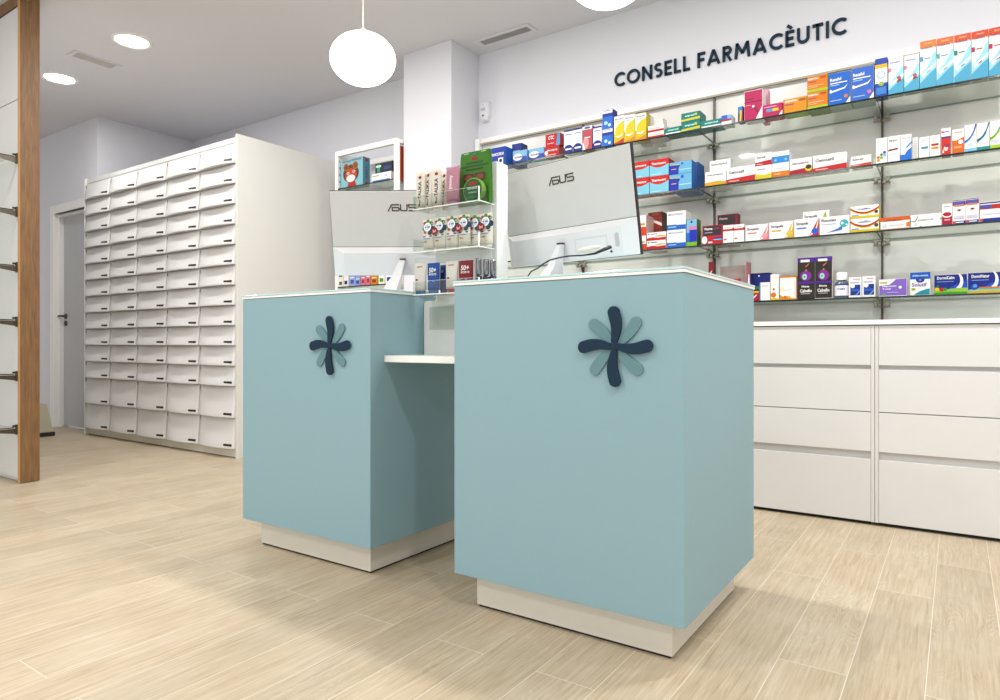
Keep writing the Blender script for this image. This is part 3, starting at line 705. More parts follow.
P(1, 789.9, 812.3, 159.8, 'white and dark red carton with yellow spot on its corner', Wt, [('p', [(0, 0), (1, 0), (1, .4), (0, .28)], '#b81c34'), ('t', 'Gelocatil', .08, .62, .5, .16, '#6a4a54'), ('t', 'plus', .6, .6, .25, .18, '#c8283c'), ('e', .84, .34, .16, .22, YE), ('e', .84, .4, .13, .14, '#2a2024')], .1, group=G2)
P(1, 813, 847, 156.2, 'largest white and red painkiller carton on the second shelf', Wt, gelo('Gelocatil', RD, .26), .1, group=G2)
P(1, 851, 871.4, 157.0, 'small white and red carton right of the largest one', Wt, gelo('Gelocatil', '#e0402c', .22), .09, group=G2)
P(1, 876, 887.6, 138.8, 'tall white carton with green, orange and blue dots', Wt, [('e', .5, .86, .42, .06, '#a8d0b0'), ('e', .5, .86, .36, .04, Wt), ('c', .2, .25, .055, '#e86a2c'), ('c', .22, .13, .055, '#f0a82c'), ('c', .48, .34, .055, '#4c9c34'), ('c', .5, .22, .055, '#8cc83c'), ('c', .75, .42, .055, '#2c5fd0'), ('c', .77, .31, .05, '#8cc0f0')], .07, group=G2)
P(1, 888, 900, 137.0, 'tall white carton with bold dark lettering and maroon bar', '#f6eef2', [('t', 'Ilespir', .1, .76, .7, .13, '#2a2a30'), ('p', [(.03, .42), (.9, .46), (.82, .53), (.03, .5)], '#8a2448'), ('r', .0, .0, 1, .34, '#f2d8e2'), ('r', .1, .3, .7, .32, '#c9a8b8')], .07, group=G2)
P(1, 900.4, 911.6, 135.2, 'tall white carton with blue jagged lower half', Wt, [('p', [(0, 0), (1, 0), (1, .48), (.6, .36), (.4, .22), (0, .24)], '#2a80e8'), ('p', [(.5, .5), (1, .72), (1, .62), (.6, .46)], '#4a98ee'), ('r', .1, .84, .9, .87, '#b0a8d8')], .07, group=G2)
P(1, 912.4, 918.4, 137.8, 'narrow white carton behind the blue jagged one', Wt, lines(.3, .8, .1, .9, 8, '#cfd2d6'), .04, y=.03, group=G2)
P(1, 919.2, 929.8, 137.6, 'white carton with a teal bar', Wt, [('r', .2, .42, .85, .53, '#3a9aa8'), ('r', .25, .3, .8, .36, '#bfe4ea')]+lines(.2, .8, .68, .88, 4, '#c4ccd4'), .07, group=G2)
P(1, 930.2, 940.4, 135.8, 'white carton with red and yellow bars', Wt, [('r', .1, .5, .85, .61, '#c81c3c'), ('r', .1, .34, .85, .45, '#f0a01c')]+lines(.2, .8, .7, .9, 4, '#e8c4c8'), .07, group=G2)
P(1, 941.4, 950.8, 128.8, 'narrow tall red carton with white top', '#dc3424', [('r', 0, .68, 1, 1, Wt), ('c', .15, .86, .04, RD), ('r', .3, .84, .85, .88, '#6a62a8'), ('r', 0, .63, 1, .69, '#4a3a8c'), ('e', .5, .24, .25, .1, '#f4c8b8'), ('e', .6, .34, .25, .06, '#8c2c5c'), ('p', [(.1, .08), (.3, .08), (.2, .24)], Wt)], .07, '#8c1c2c', group=G2)
P(1, 952.3, 964.2, 130.0, 'orange carton with white top right of the narrow red one', '#ea7420', [('b', [(0, .55, 1), (.4, .54, 1), (1, .66, 1)], Wt), ('c', .72, .46, .085, Wt), ('r', .15, .84, .85, .89, '#f0b090'), ('r', .15, .2, .8, .3, '#f6b478')], .07, '#b84c20', group=G2)
P(1, 964.6, 976.8, 125.6, 'white carton with royal blue swoosh', Wt, curve('#1c2cc8', '#8cd4f4'), .07, group=G2)
P(1, 977.2, 989.8, 123.8, 'white carton with dark teal swoosh', Wt, curve('#1c6a90', '#1c9ca0'), .07, group=G2)
P(1, 990.2, 1003, 121.8, 'white carton with green swoosh at the photo right edge', Wt, curve('#4ca81c', '#b4e01c'), .07, group=G2)
# ---- third shelf
wo = [('b', [(0, .0, .32), (.3, .0, .4), (.6, 0, .3), (1, 0, .38)], RD), ('b', [(.45, .42, .52), (.7, .44, .62), (1, .5, .56)], '#f2c42c'), ('c', .1, .78, .09, RD), ('r', .2, .74, .55, .82, '#4a4a50')]
P(2, 634, 646.3, 236.5, 'white and orange carton partly behind monitor, lower of two', Wt, [('r', 0, 0, 1, .42, '#ee4a20'), ('r', .5, .5, .9, .6, '#f4a43c')], .12, '#c8a8a0', group=G3)
P(2, 634, 646.3, 216, 'white and orange carton partly behind monitor, upper of two', Wt, [('r', 0, 0, 1, .42, '#ee4a20'), ('r', .5, .5, .9, .6, '#f4a43c')], .12, '#c8a8a0', on=True, group=G3)
P(2, 646.9, 666, 241.2, 'flat white and red wavy carton, lower of two', Wt, wo, .1, group=G3)
P(2, 646.9, 666, 233.0, 'flat white and red wavy carton, upper of two', Wt, wo, .1, on=True, group=G3)
P(2, 648, 662, 231, 'brown red carton low behind the flat wavy cartons', '#8c3a34', [], .1, '#7a3630', y=.12, group=G3)
P(2, 648, 662, 213, 'brown red striped carton behind the flat wavy cartons', '#9c3a34', [('p', [(0, .6), (1, .2), (1, .35), (0, .8)], '#e8dcd4'), ('r', .3, .82, .8, .94, '#c05a50')], .1, '#5c4038', y=.12, on=True, group=G3)
wb = [('r', 0, 0, 1, .28, '#1f74dc'), ('r', .5, .25, 1, .34, Wt), ('t', 'MUCOSAN', .08, .78, .8, .1, '#8a88b0'), ('r', .08, .12, .5, .18, '#a8d0f8')]
P(2, 667, 685.8, 230.6, 'white carton with blue foot, lower of a stacked pair', Wt, wb, .1, group=G3)
P(2, 667, 685.8, 212.2, 'white carton with blue foot, upper of a stacked pair', Wt, wb, .1, on=True, group=G3)
P(2, 686.4, 697, 219.8, 'upright light blue, pink and green carton beside blue footed pair', '#8cc8ee', [('r', 0, 0, 1, .15, '#8cd02c'), ('r', .3, .15, 1, .6, '#2436c8'), ('p', [(.1, .62), (1, .62), (1, .74), (.2, .72)], '#e88cc0'), ('c', .5, .9, .04, '#2a3a4a'), ('r', 0, .15, .3, .5, '#2a80e0')], .07, '#4c7c34', group=G3)
rb = [('r', .04, .46, .96, .97, '#2b2530'), ('t', 'Pharma', .1, .76, .4, .13, Wt), ('r', .56, .78, .85, .86, '#a8283c'), ('r', .1, .6, .5, .64, '#9c98a0'), ('e', .1, .24, .14, .2, Wt), ('r', .56, .26, .98, .34, '#2a3a9c'), ('r', .56, .2, .98, .26, '#8cd0f0'), ('r', .3, .06, .5, .14, Wt)]
P(2, 717.5, 737.8, 230, 'dark red carton beneath the rear black fronted one', '#8c1c30', [], .06, y=.13, group=G3)
P(2, 717.5, 737.8, 215.4, 'dark red and black carton raised behind its brighter twin', '#7c1c2c', [('r', .05, .3, .88, .92, '#2b2224'), ('t', 'Pharma', .1, .66, .4, .14, '#b8b0b0')], .06, y=.13, on=True, group=G3)
P(2, 702.6, 722.6, 226.2, 'bright red carton with black panel right of the upright', RD, rb, .1, group=G3)
rw = [('r', 0, .66, 1, .78, '#d83038'), ('c', .98, .74, .08, '#b81c24'), ('r', .15, .85, .85, .89, '#c9b8b8'), ('c', .3, .45, .08, '#e8e2e0'), ('r', .1, .18, .35, .25, '#d83038')]
P(2, 723.0, 733.5, 225.6, 'white carton with red band, left of two', Wt, rw, .08, group=G3)
P(2, 733.7, 744.2, 224.8, 'white carton with red band, right of two', Wt, rw, .08, group=G3)
P(2, 745.4, 768.8, 225.6, 'white throat lozenge carton with pink corner', Wt, strep('#e88a94', '#f0a4a8'), .09, group=G3)
P(2, 769.2, 793.8, 222.8, 'white throat lozenge carton with yellow corner', Wt, strep('#f4c41c', '#f8dc5c'), .09, group=G3)
P(2, 800, 829, 227, 'white carton beneath the rear green cornered one', Wt, [], .06, y=.1, group=G3)
P(2, 803, 829.5, 212.4, 'white throat lozenge carton with green corner, raised behind others', Wt, [('p', [(.62, 0), (1, 0), (.85, .95)], '#a8c41c'), ('t', 'Strepsils', .05, .5, .5, .28, '#4a4a50')], .06, y=.1, on=True, group=G3)
P(2, 794.2, 819, 219.8, 'white throat lozenge carton with red corner and blue drop', Wt, strep(RD, '#1c6fe8'), .09, group=G3)
P(2, 819.6, 849.8, 217.6, 'white carton with turquoise ball and blue streak', Wt, [('p', [(.2, .08), (.75, .2), (.78, .48), (.6, .3)], '#4a84dc'), ('c', .82, .56, .22, '#4ac4cc'), ('c', .76, .58, .07, '#d8f4f4'), ('c', .9, .48, .05, '#d8f4f4'), ('t', 'Fluxomax', .06, .72, .5, .16, '#5a5464'), ('r', .08, .56, .55, .6, '#a8b4e8')], .09, group=G3)
P(2, 850.2, 879.4, 219.2, 'yellow footed carton with red arc, lower of a pair', Wt, smile(), .09, '#e8d84c', group=G3)
P(2, 850.2, 879.4, 206.8, 'yellow footed carton with red arc, upper of a pair', Wt, smile(), .09, '#e8d84c', on=True, group=G3)
P(2, 880.4, 910, 218.2, 'long low white carton with orange top band', Wt, [('r', 0, .68, 1, 1, '#ee6a18'), ('r', .88, .15, 1, .5, OR), ('r', 0, 0, 1, .06, '#f0907c'), ('c', .15, .32, .16, '#c8d0dc'), ('t', 'MAGNESIUM', .12, .66, .6, .1, '#7c4a1c'), ('r', .3, .3, .8, .36, '#d8c8c0')], .09, group=G3)
P(2, 910.6, 941.8, 215.4, 'long low white carton with green tick mark', Wt, [('p', [(0, .52), (.14, .52), (.24, .9), (.27, .9), (.16, .44), (0, .44)], '#3ca83c'), ('t', 'DIARSTOP', .24, .48, .5, .12, '#5a5a60'), ('c', .17, .25, .13, '#ccd2d8'), ('r', .3, .02, .36, .08, '#3ca83c'), ('r', .94, .5, 1, .58, '#3ca83c')], .09, group=G3)
P(2, 942.2, 952.3, 204.2, 'white carton with crimson oval and crimson foot', Wt, [('r', 0, 0, 1, .42, '#b81c44'), ('e', .5, .46, .48, .12, Wt), ('e', .5, .5, .44, .1, '#c8143c'), ('r', .2, .84, .8, .88, '#9a9aa0'), ('r', .2, .2, .8, .27, '#e8a0b4')], .07, group=G3)
ey = [('r', 0, .76, 1, .93, '#8c2434'), ('r', .1, .8, .9, .92, '#5a62c0'), ('r', .1, .72, .9, .8, '#d8906c'), ('e', .5, .56, .2, .05, '#e8c4b0'), ('e', .5, .57, .12, .035, '#3a2a28'), ('r', 0, 0, 1, .12, '#2434a0'), ('c', .12, .06, .055, '#f0582c'), ('r', .25, .04, .85, .08, Wt), ('r', .1, .22, .9, .26, '#c8c4e0'), ('r', .1, .3, .9, .32, '#c8c4e0'), ('r', 0, .96, 1, .985, '#3c4490')]
P(2, 952.7, 965.8, 200.4, 'white carton with maroon band and small eye, left of two', Wt, ey, .08, group=G3)
P(2, 966.0, 979, 198.6, 'white carton with maroon band and small eye, right of two', Wt, ey, .08, group=G3)
P(2, 979.8, 1006, 202.4, 'wide white carton with red and navy bands at photo right edge', Wt, [('r', 0, .62, 1, .85, '#c83028'), ('r', .03, .66, .45, .84, '#4a5aa8'), ('r', 0, .9, 1, .97, '#2a3480'), ('r', .1, 0, 1, .16, '#2434a0'), ('c', .06, .09, .07, '#f0582c'), ('r', .1, .35, .9, .4, '#c8c4e0')], .08, group=G3)
# ---- lowest shelf
P(3, 746, 770, 273.8, 'navy carton behind small upright white carton, lowest shelf', '#20307c', [('e', .5, .42, .22, .12, '#4c7c4c'), ('c', .15, .8, .03, Wt), ('c', .55, .9, .03, Wt), ('c', .1, .55, .03, Wt), ('r', .62, .42, .95, .47, '#c8c8e0')], .05, y=.12, group=G4)
P(3, 752.6, 759, 289.5, 'small red, yellow and black carton by the blue counter corner', '#c81c34', [('r', 0, .7, 1, .85, YE), ('r', 0, .85, 1, 1, '#2a2024'), ('p', [(.2, .2), (.7, .5), (.6, .55), (.1, .3)], Wt)], .04, group=G4)
P(3, 759.6, 770, 282.6, 'small upright white carton with light blue edge', Wt, [('r', 0, 0, .1, 1, '#58a8f0'), ('r', .25, .78, .85, .82, '#a898b8')], .06, group=G4)
P(3, 770.5, 779, 274.6, 'narrow white carton with orange flower at its foot', Wt, [('c', .35, .2, .1, OR), ('c', .4, .42, .045, '#e05a2c'), ('b', [(0, 0, .06), (.5, 0, .1), (1, 0, .04)], YE), ('r', .2, .84, .8, .9, '#f0dcd4')], .06, group=G4)
P(3, 779.8, 797, 276.4, 'white carton framed orange with blossoms along its foot', Wt, [('r', 0, .93, 1, 1, OR), ('r', .95, 0, 1, 1, OR), ('b', [(0, 0, .22), (.2, 0, .12), (.45, 0, .16), (.7, 0, .06), (1, 0, .05)], '#f4a83c'), ('c', .3, .12, .05, '#e8742c'), ('c', .55, .1, .05, YE), ('c', .15, .45, .08, '#fbe8c0'), ('r', .3, .4, .7, .42, '#c8bce0'), ('r', .82, .2, .9, .8, '#f4dcd8')], .06, group=G4)
P(3, 797.6, 814.6, 258.4, 'tall black and purple carton with round bauble, left of two', '#29231f', amper(), .07, group=G4)
P(3, 814.9, 832.4, 257.2, 'tall black and purple carton with round bauble, right of two', '#29231f', amper(), .07, '#d8d4cc', group=G4)
nb = [('r', .12, .1, .9, .62, '#1c3f9c'), ('c', .3, .56, .1, Wt), ('r', .15, .3, .85, .4, '#3a6fd0'), ('t', 'Clinasept', .35, .86, .5, .06, '#4a4a60'), ('r', .12, .7, .8, .75, '#b0a8cc'), ('p', [(.5, .1), (.62, .1), (.9, .3), (.9, .36)], '#8cb8f0')]
P(3, 848.8, 861.8, 277.4, 'white carton with navy square, left of two', Wt, nb, .07, group=G4)
P(3, 862.2, 875.6, 276.4, 'white carton with navy square, right of two', Wt, nb, .08, group=G4)
P(3, 879, 907.2, 279.6, 'wide lilac carton with white top corner', '#8f70d0', [('p', [(0, .62), (.38, .68), (.62, .98), (0, .98)], Wt), ('t', 'Magnesium', .12, .52, .5, .12, Wt), ('t', 'Total', .12, .38, .3, .1, '#e8e0f8'), ('c', .76, .5, .08, Wt), ('e', .17, .12, .08, .06, '#7cc02c'), ('r', .3, .2, .7, .24, '#c8b8ec'), ('r', .03, .76, .3, .84, '#d8d04c'), ('r', 0, 0, 1, .03, Wt)], .08, '#e8e4f0', group=G4)
P(3, 910.2, 930.6, 272.8, 'white and blue upright carton with teal wave', Wt, [('r', 0, .7, 1, 1, '#1c68d4'), ('e', .5, .68, .22, .14, '#1c54b8'), ('t', 'Alimenta', .1, .82, .8, .08, '#c4e0f8'), ('t', 'Solutif', .08, .38, .75, .16, '#7a6c9c'), ('b', [(.2, .02, .04), (.5, .02, .18), (.8, .02, .26), (.97, .02, .28)], '#2ca4b4'), ('e', .16, .27, .11, .055, '#a8c41c'), ('c', .5, .66, .035, '#f0a82c')], .07, group=G4)
P(3, 933.8, 967.6, 275.2, 'navy sleep aid carton with moon and green field', '#182c8c', dormi('DormiCalm', 1, ('#a8d84c', '#4ca82c'), True), .08, '#d8dce0', group=G4)
P(3, 968.2, 1003, 273.4, 'navy sleep aid carton with moon and yellow field', '#182c8c', dormi('DormiNatur', 1, ('#8cc8b0', '#f0c41c'), False), .08, group=G4)
# pill bottle on lowest shelf
bxx = XY(841.7, YF+.03); o = empty('pill_bottle', (bxx, YF+.035, SZ[3]+.0006), 'white-capped supplement bottle with white label between black and navy-square cartons', 'bottle')
r0 = (XY(848.6, YF)-XY(835.2, YF))/2+.002; hb = ZY(842, 280.5, YF+.03)-SZ[3]; ht = ZY(842, 272.6, YF+.03)-SZ[3]
mb = MB(); mb.lathe([(r0*.9, 0), (r0, .004), (r0, hb*.78), (r0*.9, hb*.9), (r0*.6, hb*.97), (r0*.6, hb)], mat('bottle_glass_grey', '#4c5a6c', .15, coat=.5), n=28); mb.build('bottle_body', o)
mb = MB(); mb.lathe([(r0*.75, hb), (r0*.78, hb+.002), (r0*.78, ht-.003), (r0*.7, ht)], C('#f2f2f0'), n=28); mb.build('cap', o)
mb = MB(); n = 16
for i in range(n):
    a0, a1 = PI+PI*i/n, PI+PI*(i+1)/n
    for z0, z1, c in ((.012, hb*.7, '#f0eff4'), (hb*.7, hb*.76, '#20307c')):
        mb.poly([((r0+.0006)*math.cos(a), (r0+.0006)*math.sin(a), z) for a, z in ((a0, z0), (a1, z0), (a1, z1), (a0, z1))], C(c))
put(mb, lambda a, b, t: (-.02+a, -math.sqrt(max(0, (r0+.001)**2-(-.02+a)**2))-t, .012+b), [('t', 'VITAMINE', .05, .45, .9, .16, '#2746b4'), ('r', .2, .7, .8, .78, '#f0b07c')], .04, hb*.68)
mb.build('paper_label', o)
# pink acrylic rack with small red items on lowest shelf
ax0, ax1 = XY(715, 3.80), XY(745.5, 3.80); z0 = SZ[3]+.0006
o = empty('acrylic_rack', (ax0, 3.80, z0), 'pinkish clear acrylic rack on lowest shelf beside navy carton', 'rack')
hz = ZY(716, 265, 3.80)-z0
mb = MB(); mb.box(0, ax1-ax0, .10, .103, 0, hz, PINKA); mb.box(0, ax1-ax0, .0, .1, 0, .003, PINKA); mb.box(0, ax1-ax0, 0, .003, .0032, .05, PINKA); mb.build('clear_tray', o)
mb = MB(); mb.box(ax1-ax0+.0005, ax1-ax0+.004, 0, .103, 0, hz+.01, C('#c88a90')); mb.build('side_plate', o)
product('medicine_box', 'dark maroon narrow carton left of the pink acrylic rack', 'box', XY(708.5, 3.80), XY(713.5, 3.80), z0, ZY(709, 262, 3.8)-z0, 3.80, .03, '#7c1c24', [('tv', 'ROSA', .75, .3, .5, .45, '#e8c8c8')], group='small items on the lowest shelf')
ri = z0+.0035; xm = (ax0+ax1)/2
mb = MB(); mb.tube([(-.035, 0, .113), (.03, .0, .0065)], .006, C('#8c2430')); o = mb.build('wax_stick', None, (xm-.02, 3.85, ri)); tag(o, 'thin dark red stick leaning inside the pink acrylic rack', 'stick')
product('medicine_box', 'small red carton inside the pink acrylic rack', 'box', xm+.015, xm+.05, ri, .125, 3.815, .02, '#d8343c', [('r', 0, .3, 1, .5, Wt)], group='small items on the lowest shelf')
mb = MB(); mb.lathe([(.008, 0), (.009, .05), (.007, .09), (.003, .15)], C('#e4dfe8')); mb.lathe([(.0095, .02), (.0095, .06)], C('#3c3880'))
o = mb.build('cream_tube', None, (ax1+.012, 3.82, z0)); tag(o, 'slim white and violet tube right of the pink acrylic rack', 'tube')

# ================================================================== wall sign
def glyph(ch):
    w = .17; q = w/2
    if ch == 'C': return [arc(.49, .5, .415, 48, 312, 22)], .80
    if ch == 'O': return [arc(.5, .5, .415, 0, 360, 30)], 1.0
    if ch == 'N': return [[(q, 0), (q, 1)], [(q+.01, .94), (.75-q-.01, .06)], [(.75-q, 0), (.75-q, 1)]], .75
    if ch == 'S': return [arc(.29, .715, .2, 40, 270, 12)+arc(.29, .295, .21, 90, -130, 12)[1:]], .58
    if ch == 'E': return [[(q, 0), (q, 1)], [(q, 1-q), (.52, 1-q)], [(q, .5), (.47, .5)], [(q, q), (.52, q)]], .52
    if ch == 'È': return [[(q, 0), (q, 1)], [(q, 1-q), (.52, 1-q)], [(q, .5), (.47, .5)], [(q, q), (.52, q)], [(.13, 1.34), (.36, 1.12)]], .52
    if ch == 'L': return [[(q, 0), (q, 1)], [(q, q), (.48, q)]], .48
    if ch == 'F': return [[(q, 0), (q, 1)], [(q, 1-q), (.52, 1-q)], [(q, .5), (.46, .5)]], .50
    if ch == 'A': return [[(.07, 0), (.42, .97)], [(.78, 0), (.42, .97)], [(.2, .27), (.65, .27)]], .86
    if ch == 'R': return [[(q, 0), (q, 1)], [(q, 1-q), (.3, 1-q)]+arc(.31, .715, .2, 90, -90, 10)+[(q, .515)], [(.27, .5), (.53, 0)]], .61
    if ch == 'M': return [[(q, 0), (.17, 1)], [(.17, .97), (.5, .3)], [(.83, .97), (.5, .3)], [(.83, 1), (1-q, 0)]], 1.0
    if ch == 'U': return [[(q, 1), (q, .36)]+arc(.36, .36, .275, 180, 360, 12)+[(.72-q, 1)]], .72
    if ch == 'T': return [[(.3, 0), (.3, 1)], [(0, 1-q), (.6, 1-q)]], .6
    if ch == 'I': return [[(q, 0), (q, 1)]], .17
sx0, sx1 = XY(614.5, WY-.012), XY(846.5, WY-.012)
sz0 = ZY(620, 86.0, WY-.012); lh = .091
txt = 'CONSELL FARMACÈUTIC'
tw = sum((glyph(c)[1] if c != ' ' else .2) for c in txt); gap = ((sx1-sx0)/lh-tw)/(len(txt)-1)
sg = empty('wall_sign', (sx0, WY-.001, sz0), 'raised slate blue letters CONSELL FARMACÈUTIC on the white wall', 'sign')
x = 0
for c in txt:
    if c != ' ':
        g, w = glyph(c); mb = MB()
        strokes(mb, [[(px*lh, py*lh) for px, py in l] for l in g], .17*lh, lambda a, b, t: (a, -t, b), SIGN, .003, .013)
        mb.build('letter', sg, (x*lh, 0, 0))
    else: w = .2
    x += w+gap

# ================================================================== corner sensor
sx = XY(482.5, 4.06); o = empty('motion_sensor', (sx+.01, 4.099, ZY(482, 112, 4.07)), 'small white motion sensor on wall near the column corner', 'sensor')
mb = MB(); mb.loft([[( x*.042, -.0, z*.075) for x, z in ((-1, -.6), (-.6, -1), (.6, -1), (1, -.6), (1, .8), (.7, 1), (-.7, 1), (-1, .8))],
    [(x*.04, -.03, z*.072) for x, z in ((-1, -.6), (-.6, -1), (.6, -1), (1, -.6), (1, .8), (.7, 1), (-.7, 1), (-1, .8))],
    [(x*.028, -.045, z*.06) for x, z in ((-1, -.6), (-.6, -1), (.6, -1), (1, -.6), (1, .8), (.7, 1), (-.7, 1), (-1, .8))]], C('#e6e5ea'), smooth=False)
mb.build('housing', o)
mb = MB(); mb.lathe([(.007, 0), (.007, .004)], BLACK, (0, -.0455, -.035), 12, 'y'); mb.build('lens', o)
mb = MB(); mb.box(-.018, .018, -.0475, -.0455, .0, .022, C('#bfc0c6')); mb.lathe([(.003, 0), (.003, .002)], DSTEEL, (0, -.0455, .045), 8, 'y'); mb.build('window', o)

# ================================================================== ceiling: grilles and downlights
def ceil_quad(pts): return [at(a, b, Z=CH) for a, b in pts]
cx = sum(p[0] for p in ceil_quad(((473, 39.5), (528.5, 23), (538.5, 30), (483.5, 46.5))))/4
cy = sum(p[1] for p in ceil_quad(((473, 39.5), (528.5, 23), (538.5, 30), (483.5, 46.5))))/4
q = ceil_quad(((478, 43), (533.5, 26.5), (500.5, 31), (511, 38)))
q = ceil_quad(((473, 39.5), (528.5, 23), (538.5, 30))); gl = math.hypot(q[1][0]-q[0][0], q[1][1]-q[0][1]); gwa = math.hypot(q[1][0]-q[2][0], q[1][1]-q[2][1])/2
o = empty('air_vent', (cx, cy, CH-.001), 'grey louvred air grille in ceiling near the white column', 'vent', 'ceiling air grilles')
gw = gwa; GREYG = mat('grille_grey', '#b4b1ae', .5)
mb = MB(); L2 = gl/2
mb.box(-L2, L2, -gw, -gw+.028, -.008, 0, CEIL); mb.box(-L2, L2, gw-.028, gw, -.008, 0, CEIL); mb.box(-L2, -L2+.028, -gw+.028, gw-.028, -.008, 0, CEIL); mb.box(L2-.028, L2, -gw+.028, gw-.028, -.008, 0, CEIL)
mb.build('frame', o)
mb = MB(); mb.box(-L2+.029, L2-.029, -gw+.029, gw-.029, -.002, 0, C('#57534e')); mb.build('duct_opening', o)
mb = MB(); n = 30
for i in range(n):
    xx = -L2+.035+(gl-.07)*i/(n-1); mb.box(xx-.003, xx+.003, -gw+.03, gw-.03, -.008, -.0025, GREYG)
mb.build('louvre_blades', o)
q = ceil_quad(((70.5, 52), (117.5, 67.5)))
mxx, myy = (q[0][0]+q[1][0])/2, (q[0][1]+q[1][1])/2
q2 = ceil_quad(((74, 50), (121, 65.5), (114, 69.5), (67, 54)))
ang = math.atan2(q2[1][1]-q2[0][1], q2[1][0]-q2[0][0]); ang = 0 if abs(math.sin(ang)) < .7 else PI/2
gl = math.hypot(q2[1][1]-q2[0][1], q2[1][0]-q2[0][0])
gw2 = abs(q2[3][1]-q2[0][1])/2 if ang == 0 else abs(q2[3][0]-q2[0][0])/2
gw2 = max(.07, min(.16, gw2))
o = empty('air_vent', (mxx, myy, CH-.001), 'slim pale slot grille in ceiling between the two downlights', 'vent', 'ceiling air grilles', rz=ang)
mb = MB(); L2 = gl/2
mb.box(-L2, L2, -gw2, -gw2+.02, -.006, 0, CEIL); mb.box(-L2, L2, gw2-.02, gw2, -.006, 0, CEIL); mb.box(-L2, -L2+.03, -gw2+.02, gw2-.02, -.006, 0, CEIL); mb.box(L2-.03, L2, -gw2+.02, gw2-.02, -.006, 0, CEIL)
mb.build('frame', o)
mb = MB(); mb.box(-L2+.031, L2-.031, -gw2+.021, gw2-.021, -.001, 0, C('#a19f9c')); mb.build('duct_opening', o)
mb = MB()
for k in range(3): yy = -gw2+.03+(2*gw2-.06)*(k+.5)/3; mb.box(-L2+.032, L2-.032, yy-.008, yy+.008, -.006, -.0015, C('#cbc8c4'))
mb.build('louvre_blades', o)
for (px, py, lb) in ((132, 40.5, 'round recessed downlight glowing in ceiling, nearer and higher in view'), (59.5, 78, 'round recessed downlight glowing in ceiling beside the oak panel')):
    x, y, _ = at(px, py, Z=CH)
    o = empty('downlight', (x, y, CH-.0005), lb, 'ceiling light', 'recessed ceiling downlights')
    mb = MB(); n = 40
    prof = [(.104, -.001), (.112, -.010), (.128, -.010), (.134, -.001)]
    mb.lathe(prof, FRAMEW, (0, 0, 0), n, cap=False); mb.build('ring', o)
    mb = MB(); mb.lathe([(.103, -.0035), (.1028, -.001)], SPOT, (0, 0, 0), n); mb.build('diffuser', o)

# ================================================================== pendants
def pendant(x, y, z, label):
    o = empty('pendant_lamp', (x, y, z), label, 'pendant lamp', 'white globe pendant lamps')
    mb = MB(); prof = []
    for i in range(25):
        a = -PI/2+PI*i/24; prof.append((max(.0005, .146*math.cos(a)), -.003+.113*math.sin(a)))
    mb.lathe(prof, GLOBE, n=40); mb.build('glass_globe', o)
    mb = MB(); mb.lathe([(.022, .108), (.022, .120), (.006, .135)], FRAMEW, n=16); mb.build('lamp_cap', o)
    mb = MB(); mb.lathe([(.0028, .1355), (.0028, CH-z-.031)], mat('cord_white', '#dcdad6', .5), n=8); mb.build('cord', o)
    mb = MB(); mb.lathe([(.05, CH-z-.03), (.055, CH-z-.001)], FRAMEW, n=24); mb.build('ceiling_rose', o)
gx, gy, _ = at(363, 58.5, Y=2.13); pendant(gx, gy, ZY(363, 58.5, 2.13), 'white glowing globe lamp hanging above the left blue counter')
gx, gy, _ = at(608, 0, Y=2.13); pendant(gx, gy, 2.172, 'white glowing globe lamp over the front counter, cut by photo top')

